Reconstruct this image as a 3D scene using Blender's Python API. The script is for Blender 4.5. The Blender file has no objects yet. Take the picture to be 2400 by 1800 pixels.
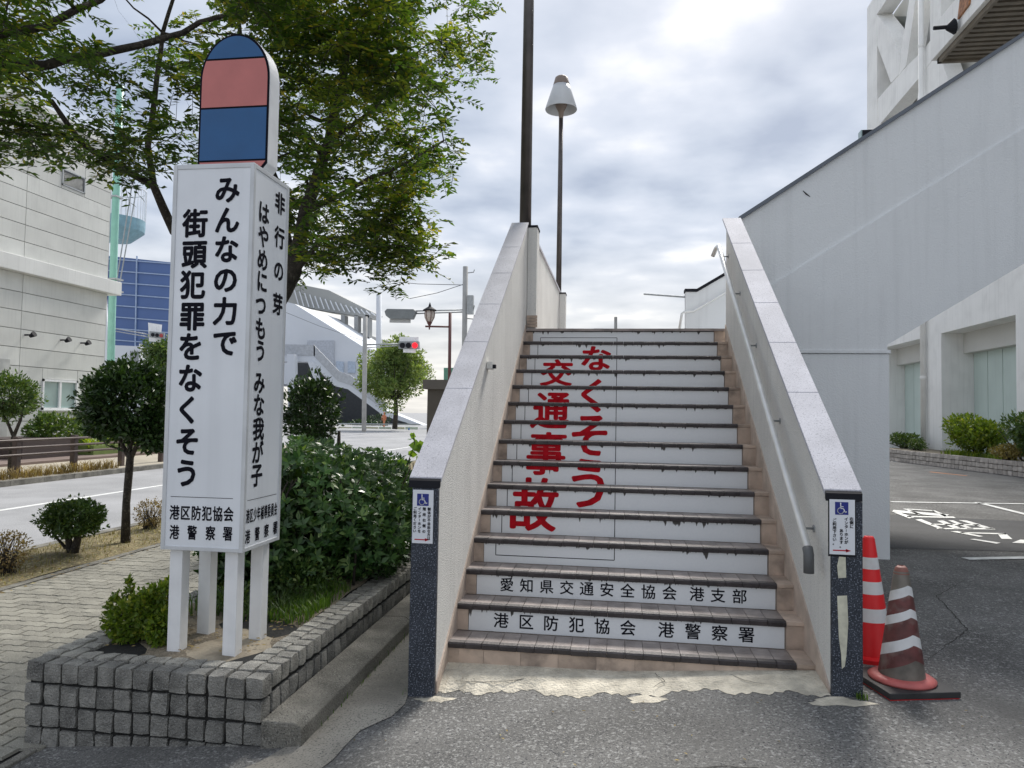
import bpy, math, random
import numpy as np
from mathutils import Vector, Matrix
random.seed(7); rng = np.random.default_rng(7)
scene = bpy.context.scene
COL = scene.collection
# ---------------------------------------------------------------- camera
YAW, PITCH, ROLL, F = 0.14394817, 0.04002151, 0.0164866, 1700.0     # focal length in pixels of a 2400 px wide frame
CAM = np.array([1.03005679, 0.0, 1.5926204])
fw = np.array([-math.sin(YAW)*math.cos(PITCH), math.cos(YAW)*math.cos(PITCH), math.sin(PITCH)])
rt = np.array([math.cos(YAW), math.sin(YAW), 0.0]); up = np.cross(rt, fw)
r2 = math.cos(ROLL)*rt + math.sin(ROLL)*up; u2 = -math.sin(ROLL)*rt + math.cos(ROLL)*up
cd = bpy.data.cameras.new('camera'); cam = bpy.data.objects.new('camera', cd); COL.objects.link(cam)
m = Matrix.Identity(4)
for i in range(3):
    m[i][0] = r2[i]; m[i][1] = u2[i]; m[i][2] = -fw[i]; m[i][3] = CAM[i]
cam.matrix_world = m
cd.sensor_width = 36; cd.lens = F/2400*36; cd.clip_start = .05; cd.clip_end = 3000
scene.camera = cam
def P(px, py, axis, val):
    """world point on an axis plane seen at a pixel of the 2400x1800 photograph"""
    d = fw + r2*(px-1200)/F - u2*(py-900)/F
    k = 'xyz'.index(axis); t = (val-CAM[k])/d[k]
    return CAM + t*d
# ---------------------------------------------------------------- sky, sun, exposure
SUN_EL, SUN_AZ = 46.0, 12.0        # azimuth from +Y towards +X
w = bpy.data.worlds.new('World'); scene.world = w; w.use_nodes = True
nt = w.node_tree; N = nt.nodes; L = nt.links
N.clear()
out = N.new('ShaderNodeOutputWorld')
sky = N.new('ShaderNodeTexSky'); sky.sky_type = 'NISHITA'; sky.sun_disc = False
sky.sun_elevation = math.radians(SUN_EL); sky.sun_rotation = math.radians(SUN_AZ); sky.air_density = 1.2; sky.dust_density = 2.0
bg1 = N.new('ShaderNodeBackground'); bg1.inputs[1].default_value = .12; L.new(sky.outputs[0], bg1.inputs[0])
tc = N.new('ShaderNodeTexCoord'); sep = N.new('ShaderNodeSeparateXYZ'); L.new(tc.outputs['Generated'], sep.inputs[0])
def wm(op, a, b=None):
    n = N.new('ShaderNodeMath'); n.operation = op
    for i, v in enumerate((a, b)):
        if v is None: continue
        if isinstance(v, (int, float)): n.inputs[i].default_value = v
        else: L.new(v, n.inputs[i])
    return n.outputs[0]
zc = wm('MAXIMUM', sep.outputs[2], 0.0)
den = wm('ADD', zc, .11)
cx = wm('DIVIDE', sep.outputs[0], den); cy = wm('DIVIDE', sep.outputs[1], den)
cmb = N.new('ShaderNodeCombineXYZ'); L.new(cx, cmb.inputs[0]); L.new(cy, cmb.inputs[1])
n1 = N.new('ShaderNodeTexNoise'); n1.inputs['Scale'].default_value = .95; n1.inputs['Detail'].default_value = 5; n1.inputs['Roughness'].default_value = .5; n1.inputs['Distortion'].default_value = .12
L.new(cmb.outputs[0], n1.inputs['Vector'])
n2 = N.new('ShaderNodeTexNoise'); n2.inputs['Scale'].default_value = 3.8; n2.inputs['Detail'].default_value = 5; n2.inputs['Roughness'].default_value = .5
L.new(cmb.outputs[0], n2.inputs['Vector'])
mixv = wm('ADD', wm('MULTIPLY', n1.outputs['Fac'], .72), wm('MULTIPLY', n2.outputs['Fac'], .28))
rp = N.new('ShaderNodeValToRGB'); L.new(mixv, rp.inputs[0])
e = rp.color_ramp.elements
e[0].position = .38; e[0].color = (.31, .36, .46, 1)
e[1].position = .63; e[1].color = (.80, .80, .80, 1)
a = e.new(.46); a.color = (.43, .48, .57, 1); a = e.new(.54); a.color = (.54, .58, .66, 1)
hz = N.new('ShaderNodeMapRange'); L.new(sep.outputs[2], hz.inputs[0]); hz.inputs[1].default_value = .02; hz.inputs[2].default_value = .24; hz.inputs[3].default_value = .6; hz.inputs[4].default_value = 0
mh = N.new('ShaderNodeMixRGB'); L.new(hz.outputs[0], mh.inputs[0]); L.new(rp.outputs[0], mh.inputs[1]); mh.inputs[2].default_value = (.86, .81, .71, 1)
bg2 = N.new('ShaderNodeBackground'); L.new(mh.outputs[0], bg2.inputs[0]); bg2.inputs[1].default_value = .80
ms = N.new('ShaderNodeMixShader'); ms.inputs[0].default_value = .94
L.new(bg1.outputs[0], ms.inputs[1]); L.new(bg2.outputs[0], ms.inputs[2]); L.new(ms.outputs[0], out.inputs[0])
sd = bpy.data.lights.new('sun', 'SUN'); sd.energy = 2.6; sd.angle = math.radians(16); sd.color = (1, .95, .88)
so = bpy.data.objects.new('sun', sd); COL.objects.link(so)
el, az = math.radians(SUN_EL), math.radians(SUN_AZ)
so.rotation_euler = Vector((math.sin(az)*math.cos(el), math.cos(az)*math.cos(el), math.sin(el))).to_track_quat('Z', 'Y').to_euler()
vs = scene.view_settings; vs.view_transform = 'Standard'; vs.look = 'None'; vs.gamma = 1; vs.exposure = 0.74; vs.use_curve_mapping = False
scene.cycles.max_bounces = 6; scene.cycles.transparent_max_bounces = 8
# ---------------------------------------------------------------- materials
MATS = {}
def M(name, col, rough=.75, var=.10, vs=3.0, bump=0.0, bs=60.0, speck=None, sps=220.0, metal=0.0, dirt=None, streak=0.0, rand=0.0, spec=.5, emit=0.0, dirtcol=None, ds=1.3):
    """procedural material: base colour, large scale variation, optional speckle, stains, vertical streaks, per-object variation and bump"""
    if name in MATS: return MATS[name]
    mt = bpy.data.materials.new(name); mt.use_nodes = True; t = mt.node_tree; n = t.nodes; l = t.links
    b = n['Principled BSDF']; b.inputs['Roughness'].default_value = rough; b.inputs['Metallic'].default_value = metal
    b.inputs['Specular IOR Level'].default_value = spec
    c = n.new('ShaderNodeTexCoord'); co = c.outputs['Object']
    if rand:
        oi = n.new('ShaderNodeObjectInfo'); ad = n.new('ShaderNodeVectorMath'); ad.operation = 'MULTIPLY_ADD'
        l.new(oi.outputs['Random'], ad.inputs[0]); ad.inputs[1].default_value = (37, 19, 53); l.new(co, ad.inputs[2]); co = ad.outputs[0]
    def noise(s, d=4, vec=None):
        x = n.new('ShaderNodeTexNoise'); x.inputs['Scale'].default_value = s; x.inputs['Detail'].default_value = d; l.new(vec or co, x.inputs['Vector']); return x.outputs['Fac']
    def mixc(f, A, B, typ='MIX'):
        x = n.new('ShaderNodeMixRGB'); x.blend_type = typ
        for k, v in ((0, f), (1, A), (2, B)):
            if isinstance(v, (int, float)): x.inputs[k].default_value = v
            elif isinstance(v, tuple): x.inputs[k].default_value = (*v[:3], 1)
            else: l.new(v, x.inputs[k])
        return x.outputs[0]
    def ramp(v, a, bb):
        x = n.new('ShaderNodeMapRange'); l.new(v, x.inputs[0]); x.inputs[1].default_value = a; x.inputs[2].default_value = bb; return x.outputs[0]
    lo = tuple(max(0, k*(1-var*1.6)) for k in col); hi = tuple(min(1, k*(1+var)) for k in col)
    cur = mixc(ramp(noise(vs), .3, .7), lo, hi)
    if rand:
        oi2 = n.new('ShaderNodeObjectInfo'); mr = n.new('ShaderNodeMapRange'); l.new(oi2.outputs['Random'], mr.inputs[0]); mr.inputs[3].default_value = 1-rand; mr.inputs[4].default_value = 1+rand*.6
        cur = mixc(1.0, cur, mr.outputs[0], 'MULTIPLY')
    if speck:
        for k, sc in enumerate(speck):
            cur = mixc(ramp(noise(sps*(1+.6*k), 2), .56, .66), cur, sc)
    if dirt:
        cur = mixc(ramp(noise(ds, 7), .5, .78), cur, dirtcol or tuple(k*(1-dirt) for k in col))
    if streak:
        mp = n.new('ShaderNodeMapping'); mp.inputs['Scale'].default_value = (9, 9, .35); l.new(co, mp.inputs[0])
        f = n.new('ShaderNodeMath'); f.operation = 'MULTIPLY'; l.new(ramp(noise(1.4, 6, mp.outputs[0]), .5, .8), f.inputs[0]); f.inputs[1].default_value = streak
        cur = mixc(f.outputs[0], cur, tuple(k*.45 for k in col))
    l.new(cur, b.inputs['Base Color'])
    if bump:
        bn = n.new('ShaderNodeBump'); bn.inputs['Strength'].default_value = bump; bn.inputs['Distance'].default_value = .02
        l.new(noise(bs, 5), bn.inputs['Height']); l.new(bn.outputs[0], b.inputs['Normal'])
    if emit:
        b.inputs['Emission Color'].default_value = (*col, 1); b.inputs['Emission Strength'].default_value = emit
    MATS[name] = mt; return mt
def leafmat(name, c1, c2, c3=None, rough=.45, trans=.35, spec=.4):
    mt = bpy.data.materials.new(name); mt.use_nodes = True; t = mt.node_tree; n = t.nodes; l = t.links
    b = n['Principled BSDF']; b.inputs['Roughness'].default_value = rough; b.inputs['Specular IOR Level'].default_value = spec
    g = n.new('ShaderNodeNewGeometry'); r = n.new('ShaderNodeValToRGB'); l.new(g.outputs['Random Per Island'], r.inputs[0])
    e = r.color_ramp.elements; e[0].color = (*c1, 1); e[1].color = (*c2, 1); e[1].position = .85
    if c3: x = e.new(1.0); x.color = (*c3, 1)
    c = n.new('ShaderNodeTexCoord'); no = n.new('ShaderNodeTexNoise'); no.inputs['Scale'].default_value = 1.6; l.new(c.outputs['Object'], no.inputs['Vector'])
    mr = n.new('ShaderNodeMapRange'); l.new(no.outputs['Fac'], mr.inputs[0]); mr.inputs[1].default_value = .35; mr.inputs[2].default_value = .7; mr.inputs[3].default_value = .65; mr.inputs[4].default_value = 1.5
    mx = n.new('ShaderNodeMixRGB'); mx.blend_type = 'MULTIPLY'; mx.inputs[0].default_value = 1; l.new(r.outputs[0], mx.inputs[1]); l.new(mr.outputs[0], mx.inputs[2])
    l.new(mx.outputs[0], b.inputs['Base Color'])
    tr = n.new('ShaderNodeBsdfTranslucent'); mc = n.new('ShaderNodeMixRGB'); mc.blend_type = 'MULTIPLY'; mc.inputs[0].default_value = 1; l.new(mx.outputs[0], mc.inputs[1]); mc.inputs[2].default_value = (1.9, 1.8, .6, 1)
    l.new(mc.outputs[0], tr.inputs[0]); s = n.new('ShaderNodeMixShader'); s.inputs[0].default_value = trans
    l.new(b.outputs[0], s.inputs[1]); l.new(tr.outputs[0], s.inputs[2]); l.new(s.outputs[0], n['Material Output'].inputs[0])
    return mt
asphalt = M('asphalt', (.15, .148, .142), .9, .30, 1.3, bump=.5, bs=130, speck=[(.33, .33, .32), (.045, .045, .05), (.26, .26, .25)], sps=48, dirt=.45, ds=1.1)
asphalt_new = M('asphalt_new', (.06, .062, .067), .85, .15, 2, bump=.4, bs=150, speck=[(.10, .10, .10)], sps=120)
asphalt_road = M('asphalt_road', (.32, .325, .335), .9, .12, .5, bump=.2, bs=60, speck=[(.48, .48, .48)], sps=60, dirt=.2)
concrete_floor = M('concrete_floor', (.32, .30, .26), .9, .25, 1.8, bump=.3, bs=70, speck=[(.33, .31, .27), (.10, .10, .09)], sps=60, dirt=.5, ds=1.6)
concrete_kerb = M('concrete_kerb', (.23, .22, .19), .9, .35, 4, bump=.6, bs=90, speck=[(.28, .27, .24), (.06, .06, .055)], sps=90, dirt=.55, ds=3)
cement = M('cement', (.68, .63, .52), .9, .2, 9, bump=.9, bs=60, dirt=.4, ds=6)
mortar = M('mortar', (.018, .018, .017), .95, .3, 8, bump=.5, bs=80)
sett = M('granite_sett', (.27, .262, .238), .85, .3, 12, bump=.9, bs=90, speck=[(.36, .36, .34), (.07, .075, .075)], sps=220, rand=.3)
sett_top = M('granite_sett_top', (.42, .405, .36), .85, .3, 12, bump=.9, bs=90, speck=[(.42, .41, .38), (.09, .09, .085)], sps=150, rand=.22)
paver_m = M('paver', (.275, .265, .225), .9, .2, 3, bump=.6, bs=90, speck=[(.38, .37, .32)], sps=130, rand=.16)
soil = M('soil', (.24, .20, .145), .95, .3, 6, bump=1, bs=40, speck=[(.38, .33, .26), (.09, .08, .055)], sps=60)
stucco = M('stucco', (.82, .81, .775), .85, .05, 2, bump=.6, bs=110, speck=[(.66, .67, .65)], sps=90, dirt=.14, streak=.22)
stucco_paint = M('painted_wall', (.78, .80, .81), .8, .06, .6, bump=.3, bs=60, dirt=.12, ds=.6, streak=.16)
granite_dark = M('dark_granite', (.045, .052, .066), .7, .2, 6, bump=.15, bs=200, speck=[(.24, .27, .33), (.012, .014, .02)], sps=125, spec=.25)
granite_light = M('light_granite', (.56, .56, .61), .75, .1, 4, bump=.15, bs=200, speck=[(.34, .34, .38), (.66, .66, .70)], sps=110, dirt=.2)
dark_edge = M('dark_edge', (.014, .015, .02), .7, spec=.2)
skirt_m = M('beige_skirting', (.56, .46, .385), .8, .15, 6, bump=.2, bs=60, dirt=.4, streak=.3)
beige_tile = M('beige_tile', (.54, .425, .34), .75, .18, 6, bump=.2, bs=80, dirt=.5, dirtcol=(.16, .13, .11), ds=7, rand=.1)
nosing_m = M('nosing_tile', (.05, .042, .044), .5, .25, 9, bump=.25, bs=70, rand=.2)
tread_m = M('tread_tile', (.31, .265, .245), .45, .25, 7, bump=.2, bs=60, dirt=.3, rand=.12)
steel = M('stainless_steel', (.78, .78, .76), .32, .05, 9, metal=.35)
steel_matt = M('galvanised_steel', (.42, .44, .45), .5, .1, 9, metal=.6)
white_paint = M('white_paint', (.86, .87, .88), .45, .05, 3, bump=.05, dirt=.16, ds=5, streak=.15)
sign_white = M('sign_face', (.80, .83, .87), .42, .05, 1.2, dirt=.16, streak=.12)
alu = M('aluminium_frame', (.62, .64, .66), .5, .08, 4, metal=.2)
black_letter = M('black_lettering', (.008, .008, .014), .85, .05, spec=.12)
red_letter = M('red_lettering', (.46, .006, .015), .8, .18, 20, spec=.15)
blue_sign = M('blue_print', (.008, .02, .22), .4)
label_red = M('arrow_red', (.5, .01, .03), .5)
pole_brown = M('brown_pole', (.10, .088, .082), .4, .2, 3, metal=.3)
lampshade = M('lamp_shade', (.58, .60, .62), .35, .05)
lamp_brown = M('lamp_brown', (.22, .17, .14), .5)
bark = M('bark', (.05, .042, .034), .95, .35, 14, bump=1, bs=40, speck=[(.10, .09, .07)], sps=30)
bldg_white = M('building_panel', (.66, .67, .64), .85, .06, .5, bump=.08, bs=20, dirt=.16, streak=.18, rand=.05)
cornice_m = M('cornice', (.72, .73, .71), .8, .06, .6, streak=.2)
seam = M('panel_joint', (.40, .40, .38), .9)
glass_m = M('window_glass', (.30, .42, .40), .12, .08, 2, spec=.9)
police_white = M('police_wall', (.87, .87, .85), .85, .05, .6, dirt=.14, streak=.22)
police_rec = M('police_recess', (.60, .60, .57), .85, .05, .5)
mint = M('mint_panel', (.55, .65, .61), .6, .05, .6, streak=.15)
brown_rib = M('canopy_rib', (.16, .135, .10), .6, .15, 3)
ribgap = M('canopy_shadow_gap', (.04, .035, .028), .8)  # darker rib brown, the shade between the ribs put into the colour
green_pole = M('green_paint', (.27, .56, .46), .45, .05)
blue_wall = M('blue_cladding', (.075, .14, .33), .45, .08, .15)
blue_line = M('pale_blue_mullion', (.34, .44, .62), .5)
deck_blue = M('teal_blue_paint', (.20, .36, .44), .5)
white_struct = M('far_white', (.68, .71, .75), .8, .05, .1)
grey_struct = M('far_grey', (.33, .34, .34), .8, .1, .1)
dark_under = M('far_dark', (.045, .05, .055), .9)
conc_pole = M('concrete_pole', (.42, .42, .41), .85, .1, 2, streak=.3)
red_brown = M('maroon_paint', (.14, .055, .05), .5)
booth_m = M('booth_brown', (.10, .085, .07), .6)
cone_red = M('cone_red', (.78, .015, .02), .4, .06, 5)
cone_white = M('cone_white', (.72, .73, .74), .4, .06, 9, dirt=.3, ds=9)
cone_old = M('worn_cone_red', (.13, .04, .038), .5, .3, 14, dirt=.5, dirtcol=(.26, .22, .20), ds=9)
cone_clear = M('worn_cone_grey', (.16, .145, .125), .35, .3, 9)
cone_pink = M('cone_base_pink', (.52, .13, .12), .5, .15, 9)
rubber = M('black_rubber', (.035, .035, .037), .6, .2, 9)
fence_brown = M('brown_rail', (.075, .05, .042), .5, .2, 4)
dark_box = M('dark_brick', (.055, .04, .038), .7)
apron_m = M('brown_paving', (.20, .15, .13), .85, .2, .6)
far_path = M('pale_footway', (.42, .38, .30), .9, .15, .5, bump=.2)
marking = M('road_paint', (.80, .81, .79), .7, .12, 8, dirt=.3, ds=6)
pale_stone = M('pale_sett', (.46, .42, .38), .85, .2, 6, bump=.5, bs=40, rand=.2)
# ---------------------------------------------------------------- helpers
def tag(o, label=None, cat=None, group=None, kind=None):
    if label: o['label'] = label
    if cat: o['category'] = cat
    if group: o['group'] = group
    if kind: o['kind'] = kind
    return o
def link(name, me, mat=None, parent=None, loc=None):
    if mat is not None and not me.materials: me.materials.append(mat)
    o = bpy.data.objects.new(name, me); COL.objects.link(o)
    if parent is not None: o.parent = parent
    if loc is not None: o.location = loc
    return o
def empty(name, loc=(0, 0, 0), **k):
    o = bpy.data.objects.new(name, None); COL.objects.link(o); o.location = loc; o.empty_display_size = .1
    tag(o, **k); return o
class MB:
    """collects polygons; world coordinates, shifted to the parent's origin on build"""
    def __init__(s): s.v = []; s.f = []; s.m = []
    def add(s, vs, fs, mi=0):
        b = len(s.v); s.v += [tuple(float(c) for c in v) for v in vs]; s.f += [tuple(b+i for i in f) for f in fs]; s.m += [mi]*len(fs); return s
    def box(s, x0, x1, y0, y1, z0, z1, mi=0):
        v = [(x0,y0,z0),(x1,y0,z0),(x1,y1,z0),(x0,y1,z0),(x0,y0,z1),(x1,y0,z1),(x1,y1,z1),(x0,y1,z1)]
        return s.add(v, [(0,3,2,1),(4,5,6,7),(0,1,5,4),(1,2,6,5),(2,3,7,6),(3,0,4,7)], mi)
    def prism(s, pts, axis, a, b, mi=0):
        """polygon given as 2-D points in the other two axes, extruded along axis from a to b"""
        n = len(pts); ar = sum(pts[i][0]*pts[(i+1) % n][1]-pts[(i+1) % n][0]*pts[i][1] for i in range(n))
        if ar < 0: pts = pts[::-1]
        def mk(p, t): return {'x': (t, p[0], p[1]), 'y': (p[0], t, p[1]), 'z': (p[0], p[1], t)}[axis]
        v = [mk(p, a) for p in pts]+[mk(p, b) for p in pts]
        f = [tuple(range(n-1, -1, -1)), tuple(range(n, 2*n))]+[(i, (i+1) % n, n+(i+1) % n, n+i) for i in range(n)]
        if (axis == 'y') == (b > a): f = [q[::-1] for q in f]
        return s.add(v, f, mi)
    def tube(s, pts, r, n=8, mi=0, caps=True):
        pts = [Vector(p) for p in pts]; rs = r if isinstance(r, (list, tuple)) else [r]*len(pts); v = []; f = []
        ref = None
        for i, p in enumerate(pts):
            d = (pts[min(i+1, len(pts)-1)]-pts[max(i-1, 0)]).normalized()
            if ref is None: ref = d.orthogonal().normalized()
            a = (ref-d*ref.dot(d)).normalized(); ref = a; b = d.cross(a)
            for k in range(n):
                t = 2*math.pi*k/n; v.append(p+(a*math.cos(t)+b*math.sin(t))*rs[i])
        for i in range(len(pts)-1):
            for k in range(n): f.append((i*n+k, i*n+(k+1) % n, (i+1)*n+(k+1) % n, (i+1)*n+k))
        if caps: f += [tuple(range(n-1, -1, -1)), tuple(range((len(pts)-1)*n, len(pts)*n))]
        return s.add(v, f, mi)
    def lathe(s, c, prof, n=24, mi=0, caps=True):
        v = []; f = []
        for r, z in prof:
            for k in range(n):
                t = 2*math.pi*k/n; v.append((c[0]+r*math.cos(t), c[1]+r*math.sin(t), c[2]+z))
        for i in range(len(prof)-1):
            for k in range(n): f.append((i*n+k, i*n+(k+1) % n, (i+1)*n+(k+1) % n, (i+1)*n+k))
        if caps: f += [tuple(range(n-1, -1, -1)), tuple(range((len(prof)-1)*n, len(prof)*n))]
        return s.add(v, f, mi)
    def mesh(s, name, off=(0, 0, 0), smooth=False):
        me = bpy.data.meshes.new(name); me.from_pydata([(a-off[0], b-off[1], c-off[2]) for a, b, c in s.v], [], s.f)
        if any(s.m): me.polygons.foreach_set('material_index', s.m)
        if smooth: me.shade_smooth()
        me.update(); return me
    def build(s, name, mat, parent=None, smooth=False, bevel=0):
        off = Vector((0, 0, 0)); q = parent
        while q is not None: off = off+q.location; q = q.parent
        me = s.mesh(name, off, smooth)
        for mm in (mat if isinstance(mat, (list, tuple)) else [mat]): me.materials.append(mm)
        o = link(name, me, None, parent)
        if bevel:
            b = o.modifiers.new('bevel', 'BEVEL'); b.width = bevel; b.segments = 2; b.limit_method = 'ANGLE'
        return o
def local(mb_, name, mat, parent, mtx):
    o = mb_.build(name, mat, None, smooth=False); o.parent = parent; o.matrix_local = mtx; return o
def quads(name, V, mat, parent=None):
    """many separate quads from an (n,4,3) array, fast"""
    V = np.asarray(V, dtype=np.float32); n = len(V)
    me = bpy.data.meshes.new(name); me.vertices.add(n*4); me.vertices.foreach_set('co', V.reshape(-1))
    me.loops.add(n*4); me.loops.foreach_set('vertex_index', np.arange(n*4, dtype=np.int32))
    me.polygons.add(n); me.polygons.foreach_set('loop_start', np.arange(0, n*4, 4, dtype=np.int32))
    me.update(calc_edges=True); me.materials.append(mat)
    o = link(name, me, None, parent); return o
def leaf_quads(C, D, size, up=None, wid=.42, jitter=.6):
    """C centres, D pointing directions; returns kite shaped leaves"""
    n = len(C); D = D/np.linalg.norm(D, axis=1, keepdims=True)
    U = (np.array([0, 0, 1.]) if up is None else up)+rng.normal(0, jitter, (n, 3))
    S = np.cross(D, U); S /= np.linalg.norm(S, axis=1, keepdims=True)+1e-9
    s = (size*rng.uniform(.7, 1.25, n))[:, None]
    nrm = np.cross(S, D)
    return np.stack([C-D*s*.5, C+S*s*wid*.5-D*s*.03+nrm*s*.06, C+D*s*.5, C-S*s*wid*.5-D*s*.03+nrm*s*.06], axis=1)
def blob_leaves(c, r, n, size, shell=.55, drop=None, wid=.45):
    """leaves pointing outwards filling an ellipsoid, denser at its skin, uneven outline"""
    d = rng.normal(0, 1, (n, 3)); d /= np.linalg.norm(d, axis=1, keepdims=True)
    ph = rng.uniform(0, 6, 6)
    lump = 1+.10*np.sin(d[:, 0]*5+ph[0])*np.cos(d[:, 2]*4+ph[1])+.08*np.sin(d[:, 1]*7+ph[2])+.06*np.sin(d[:, 2]*9+d[:, 0]*6+ph[3])
    rr = (rng.uniform(0, 1, n)**(1-shell+.001*0+.0)*.0+rng.uniform(shell**3, 1, n)**(1/3))*lump
    C = np.array(c)+d*rr[:, None]*np.array(r)
    if drop is not None: C = C[C[:, 2] > drop]; d = d[:len(C)]
    D = d+rng.normal(0, .55, d.shape); D[:, 2] += .25
    return leaf_quads(C, D[:len(C)], size, wid=wid, up=d[:len(C)]*.8+np.array([0, 0, .8]))
def twigs_leaves(centers, per, leaflen, twlen, leafn, flat=.35, wid=.42, spread=.22):
    """sprays of alternate leaves on short twigs; returns leaf quads and twig polylines"""
    Q = []; T = []
    for c in centers:
        c = np.array(c[:3])
        for _ in range(per):
            d = rng.normal(0, 1, 3); d[2] *= flat; d /= np.linalg.norm(d)
            o = c+rng.normal(0, spread, 3)*np.array([1, 1, .7]); ln = twlen*rng.uniform(.6, 1.3)
            ts = np.linspace(.08, 1, leafn)
            pts = o+np.outer(ts*ln, d)-np.outer((ts**2)*ln*.22, [0, 0, 1])
            T.append(np.array([o, o+d*ln*.5-np.array([0, 0, .05*ln]), o+d*ln-np.array([0, 0, .22*ln])]))
            side = np.cross(d, [0, 0, 1]); side /= np.linalg.norm(side)+1e-9
            sg = np.where(np.arange(leafn) % 2 == 0, 1, -1)[:, None]
            D = d*.55+side*sg+rng.normal(0, .25, (leafn, 3))-np.array([0, 0, .15])
            Dn = D/np.linalg.norm(D, axis=1, keepdims=True)
            Q.append(leaf_quads(pts+Dn*leaflen*.5, D, leaflen, wid=wid, jitter=.35))
    return np.concatenate(Q), T
def ncol(img):
    return img
_glyph = {}
def glyphs(chars, bold=.022):
    """meshes of single characters from Blender's built-in font"""
    todo = [c for c in dict.fromkeys(chars) if (c, bold) not in _glyph and c not in ' 　']
    tmp = []
    for ch in todo:
        cu = bpy.data.curves.new('glyph', 'FONT'); cu.body = ch; cu.resolution_u = 3
        o = bpy.data.objects.new('glyph', cu); COL.objects.link(o); tmp.append(o)
    bpy.context.view_layer.update(); dg = bpy.context.evaluated_depsgraph_get()
    for ch, o in zip(todo, tmp):
        me = bpy.data.meshes.new_from_object(o.evaluated_get(dg))
        vs_ = np.array([v.co[:2] for v in me.vertices]); fs_ = [tuple(p.vertices) for p in me.polygons]
        cp_ = [(vs_, 0)]
        nb = 8 if bold > .01 else (4 if bold > .002 else 0)
        for k in range(nb): cp_.append((vs_+bold*np.array([math.cos(2*math.pi*k/nb), math.sin(2*math.pi*k/nb)]), k+1))
        n0 = len(vs_); V2 = np.concatenate([c for c, _ in cp_]); lay = np.concatenate([np.full(n0, k) for _, k in cp_])
        F2 = [tuple(i+j*n0 for i in f) for j in range(len(cp_)) for f in fs_]
        _glyph[(ch, bold)] = (V2, F2, lay); bpy.data.meshes.remove(me)
    for o in tmp:
        cu = o.data; bpy.data.objects.remove(o); bpy.data.curves.remove(cu)
def put(mb, ch, cx, cz, wdt, hgt, plane, bold=.022, full=True, sx=1):
    """write one character centred at (cx,cz) of a vertical plane; plane = ('y', value) or ('x', value)"""
    if ch in ' 　': return
    vs_, fs_, lay = _glyph[(ch, bold)]
    if full: u = vs_[:, 0]-.5; v = vs_[:, 1]-.38
    else:
        lo = vs_.min(0); hi = vs_.max(0); u = (vs_[:, 0]-lo[0])/(hi[0]-lo[0])-.5; v = (vs_[:, 1]-lo[1])/(hi[1]-lo[1])-.5
    a = cx+u*wdt; b = cz+v*hgt
    if plane[0] == 'y': pts = [(p, plane[1]-k*.00012, q) for p, q, k in zip(a, b, lay)]
    else: pts = [(plane[1]+k*.00012, p, q) for p, q, k in zip(a, b, lay)]
    mb.add(pts, fs_)
class LT:
    """stands in for a mesh builder while lettering is laid out: every character becomes a part of its own"""
    def __init__(s, mat, parent, name='letter'): s.mat = mat; s.parent = parent; s.name = name
    def add(s, v, f): MB().add(v, f).build(s.name if len(v) > 4 else 'ruled_line', s.mat, s.parent); return s
# ================================================================ GROUND
def gz(x):
    xs = [-60, -2.3, -.74, -.15, 2.2, 2.6, 60]; zs = [-.255, -.255, -.125, -.06, .11, .115, .115]
    return float(np.interp(x, xs, zs))
far = MB().box(-900, 900, -60, 900, -.60, -.45).build('ground', asphalt_road); tag(far, kind='structure')
mb = MB(); xs = sorted(set(list(np.linspace(-4.2, 4, 60))+[8, 16, 40, 90])); ys = list(np.linspace(-5, 12, 40))+[20, 40, 120]
for i in range(len(xs)-1):
    for j in range(len(ys)-1):
        a0, a1 = xs[i], xs[i+1]
        if a1 <= -.3 and ys[j] > 3.55: continue
        mb.add([(a0, ys[j], gz(a0)), (a1, ys[j], gz(a1)), (a1, ys[j+1], gz(a1)), (a0, ys[j+1], gz(a0))], [(0, 1, 2, 3)])
tag(mb.build('forecourt', asphalt, smooth=True), kind='structure')
# concrete strip between the kerb and the stair, with a ragged front edge
mb = MB(); ny_ = 60
L_ = []; R_ = []
for j in range(ny_+1):
    y = 1.2+(12-1.2)*(j/ny_)**1.6
    xl = -.9 if y < 3.42 else -.60
    if y < 3.42: xl = -.62-.9*max(0, (3.42-y))*.9
    xr = -.165 if y > 4.16 else -.165-.13*(4.16-y)+.05*math.sin(y*5)+.03*math.sin(y*13+1)
    if y < 2.6: xr = min(xr, -.38-.25*(2.6-y)+.06*math.sin(y*9))
    L_.append((max(xl, -1.9), y)); R_.append((xr, y))
for j in range(ny_):
    for k in range(4):
        def q(j_, k_):
            x = L_[j_][0]+(R_[j_][0]-L_[j_][0])*k_/4; return (x, L_[j_][1], gz(x)+.005)
        mb.add([q(j, k), q(j, k+1), q(j+1, k+1), q(j+1, k)], [(0, 1, 2, 3)])
tag(mb.build('concrete_strip', concrete_floor, smooth=True), kind='structure')
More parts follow.
